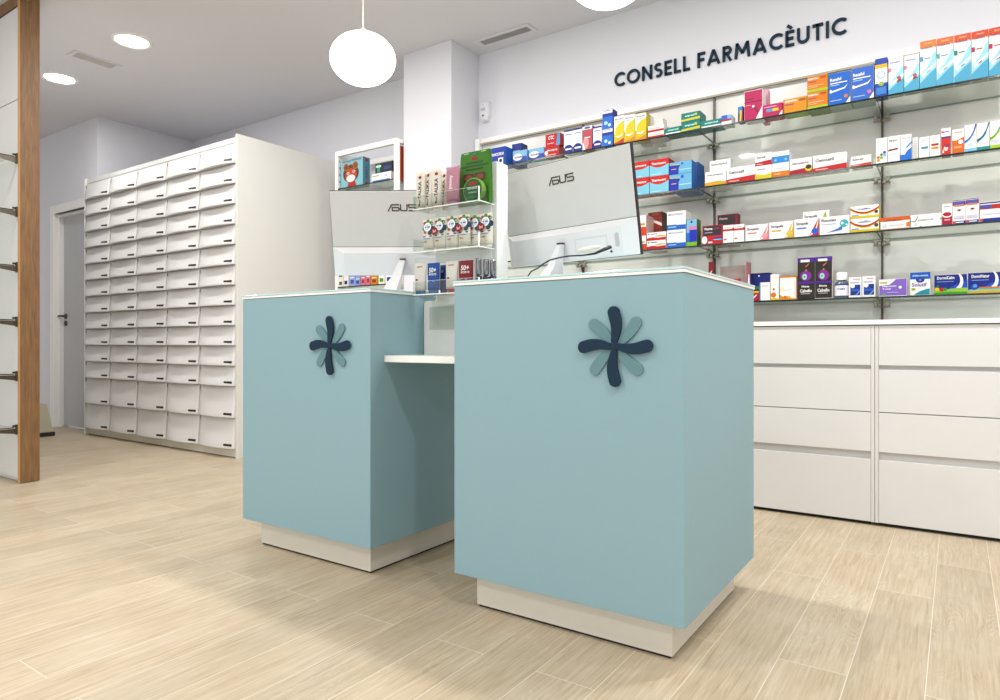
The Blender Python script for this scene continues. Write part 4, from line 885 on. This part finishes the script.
# ================================================================== monitors
def asus(mb, m, w, h, y):
    q = .15
    L = [[(0.0, .0), (.42, .92), (1.32, .92)],
         [(.5, .66), (.52, .09), (1.2, .09), (1.3, .2), (1.3, .42), (1.2, .52), (.62, .54)],
         [(1.48, 1.0), (1.48, .22), (1.6, .09), (2.12, .09), (2.24, .22), (2.24, 1.0)],
         [(3.3, .92), (2.42, .92), (2.42, .66)], [(2.42, .54), (3.16, .54), (3.28, .44), (3.28, .2), (3.16, .09), (2.42, .09)]]
    L = [[(a/3.3*w, b*h) for a, b in l] for l in L]
    strokes(mb, L, .17*h, lambda a, b, t: (a, y-t, b), m, .0, .0015)
def monitor(cx, cy, zb, rz, tilt, label, w, h, lz):
    o = empty('computer_monitor', (cx, cy, 1.0835), label, 'monitor', 'computer monitors seen from behind', rz)
    # local: back faces -y ; lean: top moves to -y
    T = Matrix.Translation((0, 0, zb-1.0835)) @ Matrix.Rotation(tilt, 4, 'X')
    hd = bpy.data.objects.new('display_head', None); col.objects.link(hd); hd.parent = o; hd.matrix_local = T
    mb = MB(); mb.box(-w/2, w/2, .0, .014, 0, h, BLACK, bev=.002); mb.build('screen_bezel', hd)
    mb = MB(); mb.box(-w/2+.003, w/2-.003, -.007, -.0003, h*.347, h-.003, SILVER, bev=.0015)
    asus(mb, BRONZE, .116, .029, -.007)
    mb2 = mb
    for v in []: pass
    ob = mb.build('back_cover', hd)
    # logo needs moving to centre: shift its verts
    me = ob.data; bi = list(me.materials).index(BRONZE)
    idx = {v for p in me.polygons if p.material_index == bi for v in p.vertices}
    for i in idx: me.vertices[i].co.x += -.058; me.vertices[i].co.z += h*lz
    # chin: raised frustum
    zc = h*.345-.001
    o0 = [(-w/2+.003, -.0005, .002), (w/2-.003, -.0005, .002), (w/2-.003, -.0005, zc), (-w/2+.003, -.0005, zc)]
    o1 = [(-w/2+.003, -.008, .002), (w/2-.003, -.008, .002), (w/2-.003, -.008, zc), (-w/2+.003, -.008, zc)]
    o2 = [(-w/2+.05, -.030, .008), (w/2-.05, -.030, .008), (w/2-.05, -.030, zc-.022), (-w/2+.05, -.030, zc-.022)]
    mb = MB(); mb.loft([o0, o1, o2], MWHITE, smooth=False)
    # port recess drawn as a thin raised lip, vent slot, screw
    for a in ((-.0, .14, .078, .0795), (-.0, .14, .03, .0315), (-.0, .0015, .0315, .078), (.1385, .14, .0315, .078)):
        mb.box(a[0]+.05, a[1]+.05, -.0315, -.0302, a[2], a[3], C('#d4d4d4'))
    mb.build('rear_housing', hd)
    mb = MB(); pts = [(.232+.008*math.cos(t)*1, .06+(.016 if math.sin(t) > 0 else -.016)+.008*math.sin(t)) for t in [2*PI*k/16 for k in range(16)]]
    mb.prism(pts, 'y', -.0315, -.0302, C('#b9bab8')); mb.build('speaker_slot', hd)
    mb = MB(); mb.lathe([(.004, 0), (.004, .003)], BLACK, (.205, -.0305, .022), 10, 'y'); mb.lathe([(.0045, 0), (.0045, .003)], CHROME, (.196, -.0305, .04), 10, 'y'); mb.build('screw', hd)
    # stand
    mb = MB(); yb = -.16; zt = zb-1.0835+.058; ztop = zt
    s = math.sin(tilt)
    A = [(-.013, -.048, zt), (.013, -.048, zt), (.013, -.03, zt), (-.013, -.03, zt)]
    yc = -.0
    mb.loft([[(-.075, -.13, .008), (-.018, -.13, .008), (-.018, -.03, .008), (-.075, -.03, .008)],
             [(-.042, -.09, .07), (-.004, -.09, .07), (-.004, -.042, .07), (-.042, -.042, .07)],
             [(-.013, -.068, zt), (.009, -.068, zt), (.009, -.052, zt), (-.013, -.052, zt)]], MWHITE, smooth=False)
    mb.build('stand_neck', o)
    mb = MB(); mb.box(-.012, .012, -.07, -.052, zt+.0005, zt+.006, BRONZE); mb.build('neck_cap', o)
    mb = MB(); mb.box(-.11, .11, -.135, .07, 0, .0075, MWHITE, bev=.003); mb.build('stand_base', o)
    return o, hd
m1, h1 = monitor(-1.172, 2.1774, 1.176, -.1928, .1717, 'white-backed computer monitor standing on the front blue counter', .6052, .3691, .775)
m2, h2 = monitor(-1.9436, 2.1217, 1.1658, .593, .2724, 'white-backed computer monitor on the left counter, partly behind acrylic stand', .6001, .3554, .76)
# black cable of the right monitor
bpy.context.view_layer.update()
def cpt(px, py, Y): return at(px, py, Y=Y)
yy = 2.035
pts = [cpt(611, 247, 2.03), cpt(604, 249.5, 2.01), cpt(595, 253.5, 1.99), cpt(583, 255.3, 1.975), cpt(569, 256, 1.965), cpt(560, 257.5, 1.95), cpt(550, 260, 1.94), cpt(543, 264, 1.94), cpt(538, 268, 1.94), cpt(531, 271.5, 1.95)]
e = cpt(524, 275, 1.96); pts += [(e[0], e[1], 1.087)]
mb = MB(); mb.tube(pts, [.0055, .006, .004]+[.0026]*8, BLACK); o = mb.build('monitor_cable'); tag(o, 'thin black cable hanging from the back of the right monitor', 'cable')
# pale cable bundle lying at the ports
mb = MB(); p = [cpt(578, 250.5, 2.01), cpt(586, 249.5, 2.0), cpt(594, 247.5, 2.0), cpt(600, 247.0, 2.01)]
mb.tube(p, [.004, .008, .008, .004], C('#ece6d8')); o = mb.build('cable_connector'); tag(o, 'cream plastic connector at the ports of the right monitor', 'connector')
x0 = XY(508, 2.2); mb = MB(); mb.box(x0, XY(524, 2.2), 2.2, 2.28, 1.0836, 1.142, C('#e4e1d6'), bev=.003); o = mb.build('card_terminal'); tag(o, 'low cream box on the front counter behind the monitor stand', 'box')
a = at(631, 272, Y=2.3); b = at(652, 270, Y=2.3)
mb = MB(); mb.box(a[0], b[0], 2.28, 2.4, 1.0836, 1.1, BLACK, bev=.004); mb.box(b[0]+.001, b[0]+.012, 2.29, 2.4, 1.0836, 1.103, C('#6a62a8'), bev=.003); o = mb.build('phone_handset'); tag(o, 'flat black device lying on the front counter right of the monitor', 'phone')
mb = MB(); a = at(405, 280, Y=2.22); mb.box(-2.02+.13, -1.80, 2.30, 2.36, 1.0836, 1.145, C('#f2f1ee'), bev=.003); o = mb.build('receipt_printer'); tag(o, 'small white box on the left counter beside the monitor foot', 'box')

# ================================================================== acrylic display stand on the desk
st = empty('acrylic_display_stand', (-1.58, 2.05, .8315), 'clear acrylic three-tier display stand on the low desk between counters', 'display stand')
sx_, sy_, sz_ = -1.58, 2.05, .8315
def L(x0, x1, y0, y1, z0, z1): return (x0-sx_, x1-sx_, y0-sy_, y1-sy_, z0-sz_, z1-sz_)
mb = MB(); mb.box(*L(-1.655, -1.447, 2.04, 2.044, 1.38, 1.46), ACRYL); mb.box(*L(-1.655, -1.447, 2.04, 2.044, 1.045, 1.3795), FROST); mb.build('back_sheet', st)
mb = MB(); mb.box(*L(-1.446, -1.382, 1.995, 2.001, .8316, 1.54), FROST, bev=.001); mb.box(*L(-1.388, -1.382, 2.0015, 2.07, .8316, 1.54), FRAMEW, bev=.001); mb.build('side_post', st)
mb = MB(); mb.box(*L(-1.785, -1.39, 2.06, 2.066, .8316, 1.04), C('#ebebe8'), bev=.001); mb.build('rear_board', st)
mb = MB(); mb.box(*L(-1.745, -1.45, 2.02, 2.0236, .8316, 1.044), FROST, bev=.0005); mb.box(*L(-1.72, -1.45, 2.017, 2.019, .93, 1.02), ACRYL); mb.build('front_pocket', st)
TR = [1.380, 1.218, 1.058]; TXL, TXR, TYF, TYB = -1.70, -1.39, 1.90, 1.993
for i, z in enumerate(TR):
    mb = MB(); t = .003
    mb.box(*L(TXL, TXR, TYF, TYB, z, z+t), ACRYL)
    mb.box(*L(TXL, TXR, TYF, TYF+t, z+t+.0002, z+.052), ACRYL)
    mb.box(*L(TXR-t, TXR, TYF+t+.0002, TYB, z+t+.0002, z+.052), ACRYL); mb.box(*L(TXL, TXL+t, TYF+t+.0002, TYB, z+t+.0002, z+.052), ACRYL)
    mb.box(*L(TXL+.045, TXR-.004, TYB-.012, TYB-.009, z-.034, z-.0005), FROST)
    e = .0012
    mb.box(*L(TXR-.0035, TXR+.0005, TYF-.0006, TYF+.003, z, z+.0525), ACRYLE)
    mb.box(*L(TXL, TXR, TYF-.0008, TYF-.0002, z, z+.0035), ACRYLE); mb.box(*L(TXR+.0002, TXR+.0008, TYF, TYB, z, z+.0035), ACRYLE)
    mb.box(*L(TXL, TXR, TYF-.0004, TYF+.0001, z+.0515, z+.0526), mat('acrylic_edge_grey', '#cfd3d0', .2))
    mb.box(*L(TXL-.0004, TXL+.0002, TYF, TYF+.002, z, z+.0525), mat('acrylic_edge_grey', '#cfd3d0', .2))
    mb.build('tray', st)

def tube_item(name, label, group, xc, y, z, w, h, body, design, cap=None, caph=.02, lean=0, th=.026, flatw=None):
    o = empty(name, (xc, y, z), label, 'tube', group); n = 20; rings = []
    fw = flatw or w*1.12
    for k in range(9):
        t = k/8; rx = (w/2)*(1-t)+(fw/2)*t; ry = (th/2)*(1-t**1.3)+.0015*t**.5
        zz = caph+(h-caph)*t; p = 1-.55*t
        ring = []
        for i in range(n):
            a = 2*PI*i/n; c, s = math.cos(a), math.sin(a)
            ring.append((rx*math.copysign(abs(c)**p, c), ry*math.copysign(abs(s)**(1), s)-lean*t, zz))
        rings.append(ring)
    mb = MB(); mb.loft(rings, C(body))
    hh = h-caph
    def fn(a, b, tt):
        t = b/hh; ww = w*(1-t)+fw*t; u = (a-w/2)*(ww/w)
        ry = (th/2)*(1-t**1.3)+.0015*t**.5; q = max(0, 1-(2*u/ww)**2)
        return (u, -ry*q**.5-tt-.0004-lean*t, caph+b)
    put(mb, fn, design, w, hh, .0003); mb.build('tube_body', o)
    mb = MB(); mb.lathe([(w*.36, 0), (w*.4, .002), (w*.42, caph-.002), (w*.4, caph)], C(cap or body), n=20)
    # squash the cap to the tube's depth
    for v in mb.bm.verts: v.co.y *= th/w*1.05
    mb.build('cap', o); return o
GA, GB, GC = 'products in the top tray', 'tubes in the middle tray', 'products in the bottom tray'
ti = TR[0]+.0036
tal = [('tv', 'TALIKA', .66, .22, .5, .34, '#2e2c2c'), ('c', .5, .84, .045, '#a8302c'), ('tv', 'hand', .62, .06, .14, .2, '#6a6866'), ('c', .5, .05, .03, '#3a3a3a')]
YT = 1.945
specs = [(421.5, 172.5, 'white cream tube with vertical black lettering, leftmost in the top tray'), (430, 170, 'white cream tube with black lettering, second from left in top tray'), (437.5, 168.5, 'white cream tube leaning right, third from left in top tray')]
for i, (px, yt, lb) in enumerate(specs):
    Y = YT-.012+.014*(i % 2); X = XY(px, Y)
    o = tube_item('cream_tube', lb, GA, X, Y, ti, .039, ZY(px, yt, Y)-ti, '#e0dbd0', tal, '#d8c8a8', .012, lean=.006)
    o.rotation_euler = (0, 0, [.1, -.1, .25][i])
X = XY(445, 1.972); tube_item('cream_tube', 'white cream tube half hidden behind the pink tube', GA, X, 1.972, ti, .028, ZY(445, 170, 1.97)-ti, '#e9e4da', tal, '#d8c8a8', .012)
X = XY(453, 1.925); tube_item('cream_tube', 'pink metallic cream tube in the top tray', GA, X, 1.925, ti, .058, ZY(453, 166.5, 1.925)-ti, '#bd8a9b', [('tv', 'peony', .6, .35, .4, .26, '#f4e4ea'), ('r', .2, .25, .8, .3, '#8c5a6c'), ('r', 0, .95, 1, 1, '#b87a8e')], '#b98aa6', .014, flatw=.062)
X = XY(460.5, 1.968); tube_item('cream_tube', 'rose cream tube partly hidden behind the green pouch', GA, X, 1.970, ti, .030, ZY(461, 167, 1.965)-ti, '#bb8496', [], '#a8788c', .014)
# green pouch and tin
Y = 1.966; x0, x1 = XY(461.5, Y), XY(491, Y); w = x1-x0; h = ZY(462, 154, Y)-ti
o = empty('glove_pouch', ((x0+x1)/2, Y, ti), 'tall green cardboard pouch with brown pictures in the top tray', 'pouch', GA, rz=.0)
mb = MB(); rings = []
for t_, ww, dd in ((0, .98, .020), (.03, 1, .022), (.5, 1, .020), (.9, 1, .010), (.97, .99, .006), (1, .93, .004)):
    rings.append(rect(-w/2*ww, w/2*ww, -dd/2, dd/2, t_*h))
mb.loft(rings, C('#3f7d1c'), smooth=False)
put(mb, lambda a, b, t: (-w/2+a, -.0113-t+.006*(b/h)*1, b), [('r', .04, .02, .96, .985, '#448420'), ('r', .04, .7, .96, .74, '#2c5a1c'), ('r', .2, .76, .78, .8, '#2c5a1c'), ('r', .2, .64, .78, .67, '#2a3a1c'), ('e', .48, .86, .1, .04, '#a83a34'), ('r', .12, .955, .3, .975, '#b8dca0'), ('r', .72, .955, .88, .975, '#b8dca0'), ('e', .5, .945, .05, .012, '#4aa0d8'),
    ('r', .14, .44, .47, .58, '#5c362c'), ('r', .52, .44, .86, .58, '#5c362c'), ('e', .3, .5, .14, .05, '#7c4e3e'), ('e', .7, .5, .14, .05, '#7c4e3e')], w, h)
mb.build('pouch_body', o)
mb = MB(); mb.box(-w/2-.003, -w/2+.012, .012, .016, .0, h*.96, C('#f0a41c'), bev=.001); mb.build('yellow_backing', o)
Y = 1.922; xc = XY(472.3, Y); r = .044
o = empty('balm_tin', (xc, Y+.012, ti+r+.0005), 'round dark green balm tin with pale rim in the top tray', 'tin', GA)
mb = MB(); mb.lathe([(r*.97, -.012), (r, -.011), (r, .008), (r*.97, .010)], C('#86b848'), n=36, axis='y'); mb.build('tin_body', o)
mb = MB(); mb.lathe([(r*.9, .0102), (r*.89, .0115)], C('#1b5c28'), n=36, axis='y')
put(mb, lambda a, b, t: (-r+a, -.0118-t, -r+b), [('e', .5, .76, .24, .08, '#a83a34'), ('t', 'FOR HANDS', .26, .52, .5, .09, '#d8ecd0'), ('t', 'WORKING', .3, .36, .42, .07, '#b8d8b0'), ('e', .5, .2, .25, .06, '#2f8a3a')], 2*r, 2*r)
mb.build('lid', o)
# middle tray: three pairs of tubes
ti = TR[1]+.0036
fl = [('c', .2, .84, .09, '#b8503c'), ('c', .8, .84, .08, '#3f7f54'), ('c', .12, .7, .09, '#6a9a4c'), ('c', .9, .66, .1, '#22385c'), ('c', .5, .92, .07, '#6a9a4c'), ('c', .28, .58, .07, '#bf6a5a'), ('c', .74, .54, .08, '#24484c'), ('c', .5, .73, .15, '#f2f4f6'), ('c', .5, .73, .11, '#d4dcea'), ('r', .28, .71, .72, .75, '#3a5a98'),
      ('r', .08, .4, .92, .44, '#2f5090'), ('r', .15, .33, .8, .36, '#7a98c4'), ('r', .2, .22, .55, .26, '#d09048'), ('r', .1, .1, .8, .12, '#cfc8b8')]
pairs = [((429.2, 440.8), 0, 'left', 219.5, .085), ((453, 465.0), 0, 'middle', 216, -.05), ((476, 487), .02, 'right', 215.0, -.03)]
for (pa, dy, nm, yt, rz_) in pairs:
    for j, px in enumerate(pa):
        Y = 1.94+dy; X = XY(px, Y)
        h = ZY(px, yt-(1.5 if j else 0), Y)-ti
        o = tube_item('hand_cream_tube', 'flower-printed cream tube in middle tray, %s one of the %s pair' % (['left', 'right'][j], nm), GB, X, Y, ti, .0505, h, '#e0dbce', fl, '#e0dbce', .012, lean=.004, flatw=.0525, th=.024)
    # round red sticker over each pair
    X = (XY(pa[0], 1.925+dy)+XY(pa[1], 1.925+dy))/2; Y = 1.922+dy
    mb = MB(); mb.lathe([(.0145, 0), (.0145, .001)], C('#a81820'), (0, 0, 0), 20, 'y'); put(mb, lambda a, b, t: (-.01+a, -.0012-t, -.008+b), [('t', '2x1', .1, .2, .8, .6, Wt)], .02, .016)
    o = mb.build('price_sticker', None, (X, Y, ti+h*.6)); tag(o, 'round red sticker joining the %s pair of flower-printed tubes' % nm, 'sticker', 'red stickers on tube pairs')
# bottom tray
ti = TR[2]+.0036
so = lambda c: [('r', .0, .62, 1, .66, c), ('r', .25, .84, .7, .87, '#8c3a44'), ('r', .2, .36, .4, .42, '#6c2430'), ('r', 0, 0, 1, .26, c)]
def TB(px, Y, w, yt, body, des, cap, lb, nm='sunscreen_tube'):
    return tube_item(nm, lb, GC, XY(px, Y), Y, ti, w, ZY(px, yt, Y)-ti, body, des, cap, .016, flatw=w*1.1, th=.026)
TB(420.6, 1.935, .055, 263, '#cfccc5', so('#3f84c8'), '#4a88c8', 'grey-white sunscreen tube with blue foot, leftmost in bottom tray')
d50 = lambda c: [('t', '50+', .2, .64, .58, .19, Wt), ('t', 'SPORTS', .2, .53, .62, .08, Wt), ('r', .15, .3, .7, .33, '#b8cce8')]
TB(433.6, 1.935, .055, 263, '#1a5aac', d50(0), '#3f7cc0', 'bright blue sunscreen tube with large white 50 in bottom tray')
TB(443.6, 1.965, .030, 265, '#1c3668', [('r', .3, .7, .6, .78, '#8cb0e0')], '#2c3c60', 'dark navy tube behind the bright blue sunscreen tube')
TB(452.0, 1.935, .052, 261, '#cfccc5', so('#b8303c'), '#c8404c', 'grey-white sunscreen tube with red band in bottom tray')
TB(466, 1.935, .060, 260.5, '#841f2a', d50(0), '#8f2430', 'dark red sunscreen tube with large white 50 in bottom tray')
for i, (px, yt) in enumerate(((478.6, 258.5), (486.2, 259.5), (493.0, 260.5))):
    Y = 1.925+.017*i; X = XY(px, Y); h = ZY(px, yt, Y)-ti
    nm = ['left', 'middle', 'right'][i]
    o = empty('nail_polish_bottle', (X, Y, ti), 'dark bottle with tall chrome cap, %s of three in bottom tray' % nm, 'bottle', GC)
    mb = MB(); mb.lathe([(.0115, 0), (.0125, .003), (.0125, .052), (.008, .06)], mat('dark_bottle_glass', '#1c1c34', .1, coat=.8), n=20); mb.build('bottle_body', o)
    mb = MB(); mb.lathe([(.0095, .0605), (.0105, .062), (.0105, h-.004), (.009, h)], mat('smoked_chrome', '#85858a', .22, metal=1), n=20); mb.build('cap', o)

# ================================================================== white shelf unit beside the column
UX0, UX1, UY0, UY1, UZ = -4.15, -3.472, 3.70, 4.06, 2.42
o = empty('shelf_unit', (UX0, UY0, 0), 'open white framed shelf unit between tall drawer cabinet and wall column', 'shelving')
def U(x0, x1, y0, y1, z0, z1): return (x0-UX0, x1-UX0, y0-UY0, y1-UY0, z0, z1)
pw = .031
mb = MB(); mb.box(*U(UX0, UX0+pw, UY0, UY1, 0, UZ), FRAMEW, bev=.002)
for k in range(8): mb.box(*U(UX0+pw, UX0+pw+.0012, UY0+.02, UY0+.028, 1.95+k*.055, 1.966+k*.055), DSTEEL)
mb.build('side_panel', o)
mb = MB(); mb.box(*U(UX1-pw, UX1, UY0, UY0+.036, 0, UZ), FRAMEW, bev=.002); mb.build('front_post', o)
mb = MB(); mb.box(*U(UX1-pw, UX1, UY1-.036, UY1, 0, UZ), FRAMEW, bev=.002); mb.build('rear_post', o)
mb = MB(); mb.box(*U(UX0+pw+.0005, UX1-pw-.0005, UY0, UY0+.03, UZ-.04, UZ), FRAMEW, bev=.002); mb.box(*U(UX0+pw+.0005, UX1-pw-.0005, UY1-.03, UY1, UZ-.04, UZ), FRAMEW, bev=.002)
mb.box(*U(UX1-pw, UX1, UY0+.0365, UY1-.0365, UZ-.03, UZ), FRAMEW, bev=.002)
mb.build('top_frame', o)
mb = MB(); mb.box(*U(UX0+pw+.0005, UX1-pw-.0005, UY1-.012, UY1, 0.1, UZ-.29), FRAMEW); mb.build('back_panel', o)
UZs = [2.119, 1.72, 1.328]
for z, nm in zip(UZs, ('upper', 'middle', 'lower')):
    mb = MB(); a, b = UX0+pw+.001, UX1-.0365
    mb.box(a, b, UY0+.003, UY1-.014, z-.009, z-.0005, GLASS); mb.box(a, b, UY0+.002, UY0+.0028, z-.009, z, GEDGE); mb.box(a, b, UY1-.0139, UY1-.0131, z-.009, z-.0005, GLIP)
    oo = mb.build('glass_shelf'); tag(oo, '%s glass shelf inside the white shelf unit by the column' % nm, 'shelf', 'glass shelves of the white unit')
zz = UZs[0]+.0006; Y = 3.715
face = [('e', .46, .48, .36, .32, '#6a3a20'), ('c', .24, .72, .14, '#b8782c'), ('c', .66, .74, .14, '#b8782c'), ('c', .24, .72, .09, '#8a4a20'), ('c', .66, .74, .09, '#8a4a20'), ('e', .46, .42, .26, .24, '#dc5a34'), ('p', [(.3, 0), (.72, 0), (.64, .2), (.36, .2)], '#cc3420'),
        ('e', .46, .3, .2, .13, Wt), ('e', .34, .49, .06, .045, Wt), ('e', .6, .53, .06, .045, Wt), ('e', .34, .49, .03, .03, '#1c5a48'), ('e', .6, .53, .03, .03, '#1c5a48'), ('t', 'MENUDOS', .08, .9, .4, .05, '#b03a2c'), ('t', 'PATITOS', .52, .91, .4, .05, '#3a3a3a')]
x0, x1 = XY(341, Y), XY(363, Y)
product('toy_box', 'pale blue square box with masked child picture in white shelf unit', 'box', x0, x1, zz, ZY(341, 161, Y)-zz, Y, .075, '#8fc8d4', face, '#5f97ac', sided=[('e', .5, .9, .2, .06, '#b83a2c'), ('tv', 'JUEGO', .7, .25, .4, .35, '#7c2c2c'), ('e', .5, .08, .2, .06, '#b83a2c')])
x0, x1 = XY(371.5, Y+.03), XY(391, Y+.03)
product('toy_box', 'flat white and blue carton beneath a black one in white unit', 'box', x0, x1, zz, .075, Y+.03, .15, '#ecebe8', [('r', .05, .0, .95, .3, '#5a80c8'), ('c', .75, .65, .12, '#a8c4e8'), ('r', .05, .7, .4, .78, '#7a7c80')])
product('toy_box', 'black carton with green figure on white and blue carton', 'box', x0+.03, x1+.005, zz+.0756, .078, Y+.04, .1, '#23262e', [('r', .12, .1, .28, .9, '#3fae84'), ('r', .05, .6, .35, .8, '#c8e8d8'), ('r', .5, .3, .9, .6, '#3a4a7c')])
x0 = UX1-pw+.0; 
product('toy_box', 'narrow orange box behind the right front post of the white unit', 'box', -3.53, -3.515+.02, zz-.0, .26, 3.76, .16, '#d8541c', [], '#d8541c')
zz = UZs[2]+.0006
low = [(338.5, 343, '#e6e2dc', '#2a5a2c', 'small cream carton, leftmost on lower shelf behind left monitor'), (343.5, 348.5, '#e6e2dc', NV, 'small cream carton with navy top behind left monitor'), (349.5, 355, '#a8b8e8', '#4a62c8', 'small pale blue carton, left of two behind left monitor'), (355.3, 360.3, '#98acde', '#3a52b8', 'small pale blue carton, right of two behind left monitor'),
       (360.8, 365.5, '#dc8c9c', '#c83a54', 'small pink carton, left of two behind left monitor'), (365.8, 370.5, '#dc8c9c', '#c83a54', 'small pink carton, right of two behind left monitor'), (371, 377.5, '#e8a81c', '#b83a2c', 'small amber carton on lower shelf behind left monitor'), (378.5, 384.5, '#ece8dc', '#5aa02c', 'small cream carton with green top behind left monitor'), (385.5, 392.5, '#f0f0ee', '#2a5ab8', 'white carton with blue curve on lower shelf behind left monitor')]
for k, (a, b, c, c2, lb) in enumerate(low):
    Y = 3.712; product('medicine_box', lb, 'box', XY(a, Y), XY(b, Y)-.001, zz, .10+.012*(k % 3), Y, .06, c, [('r', .1, .8, .9, .95, c2), ('r', .2, .15, .8, .4, c2), ('r', .15, .5, .85, .55, '#f4f0ee')], group='small cartons on the lower shelf of the white unit')

# ================================================================== lights
def area(x, y, z, size, power, colr=(1, .97, .93), rot=(0, 0, 0), spread=PI):
    l = bpy.data.lights.new('lamp', 'AREA'); l.shape = 'DISK'; l.size = size; l.energy = power; l.color = colr; l.spread = spread
    o = bpy.data.objects.new('lamp', l); col.objects.link(o); o.location = (x, y, z); o.rotation_euler = rot; return o
NW = (1, .982, .955)
for x, p in ((-6.11, 9), (-4.91, 8), (-3.71, 14), (-2.51, 18), (-1.31, 18), (-.11, 24), (1.09, 15)): area(x, 2.48, CH-.02, .13 if x > -4 else .22, p, NW)
for x, y, p in ((-4.1, .5, 20), (-2.0, .2, 22), (.4, .6, 22), (-3.4, -1.6, 16), (-1.2, -1.6, 16), (1.0, -1.6, 12), (-6.0, .2, 9), (2.0, 1.7, 20)):
    area(x, y, CH-.02, .16, p, NW)
w = bpy.data.worlds.new('daylight'); bpy.context.scene.world = w; w.use_nodes = True
w.node_tree.nodes['Background'].inputs[0].default_value = (.92, .96, 1, 1); w.node_tree.nodes['Background'].inputs[1].default_value = 1.3

# ================================================================== camera
cam = bpy.data.cameras.new('camera'); co = bpy.data.objects.new('camera', cam); col.objects.link(co)
co.location = (0, 0, H); co.rotation_euler = (PI/2, 0, YAW)
cam.sensor_width = 36; cam.sensor_fit = 'HORIZONTAL'; cam.lens = F/1000*36; cam.shift_y = -(350-YH)/1000; cam.clip_start = .02
sc = bpy.context.scene; sc.camera = co
sc.view_settings.view_transform = 'Standard'; sc.view_settings.look = 'None'; sc.view_settings.gamma = 1; sc.view_settings.use_curve_mapping = False
sc.view_settings.exposure = .24
sc.cycles.max_bounces = 10; sc.cycles.transparent_max_bounces = 24
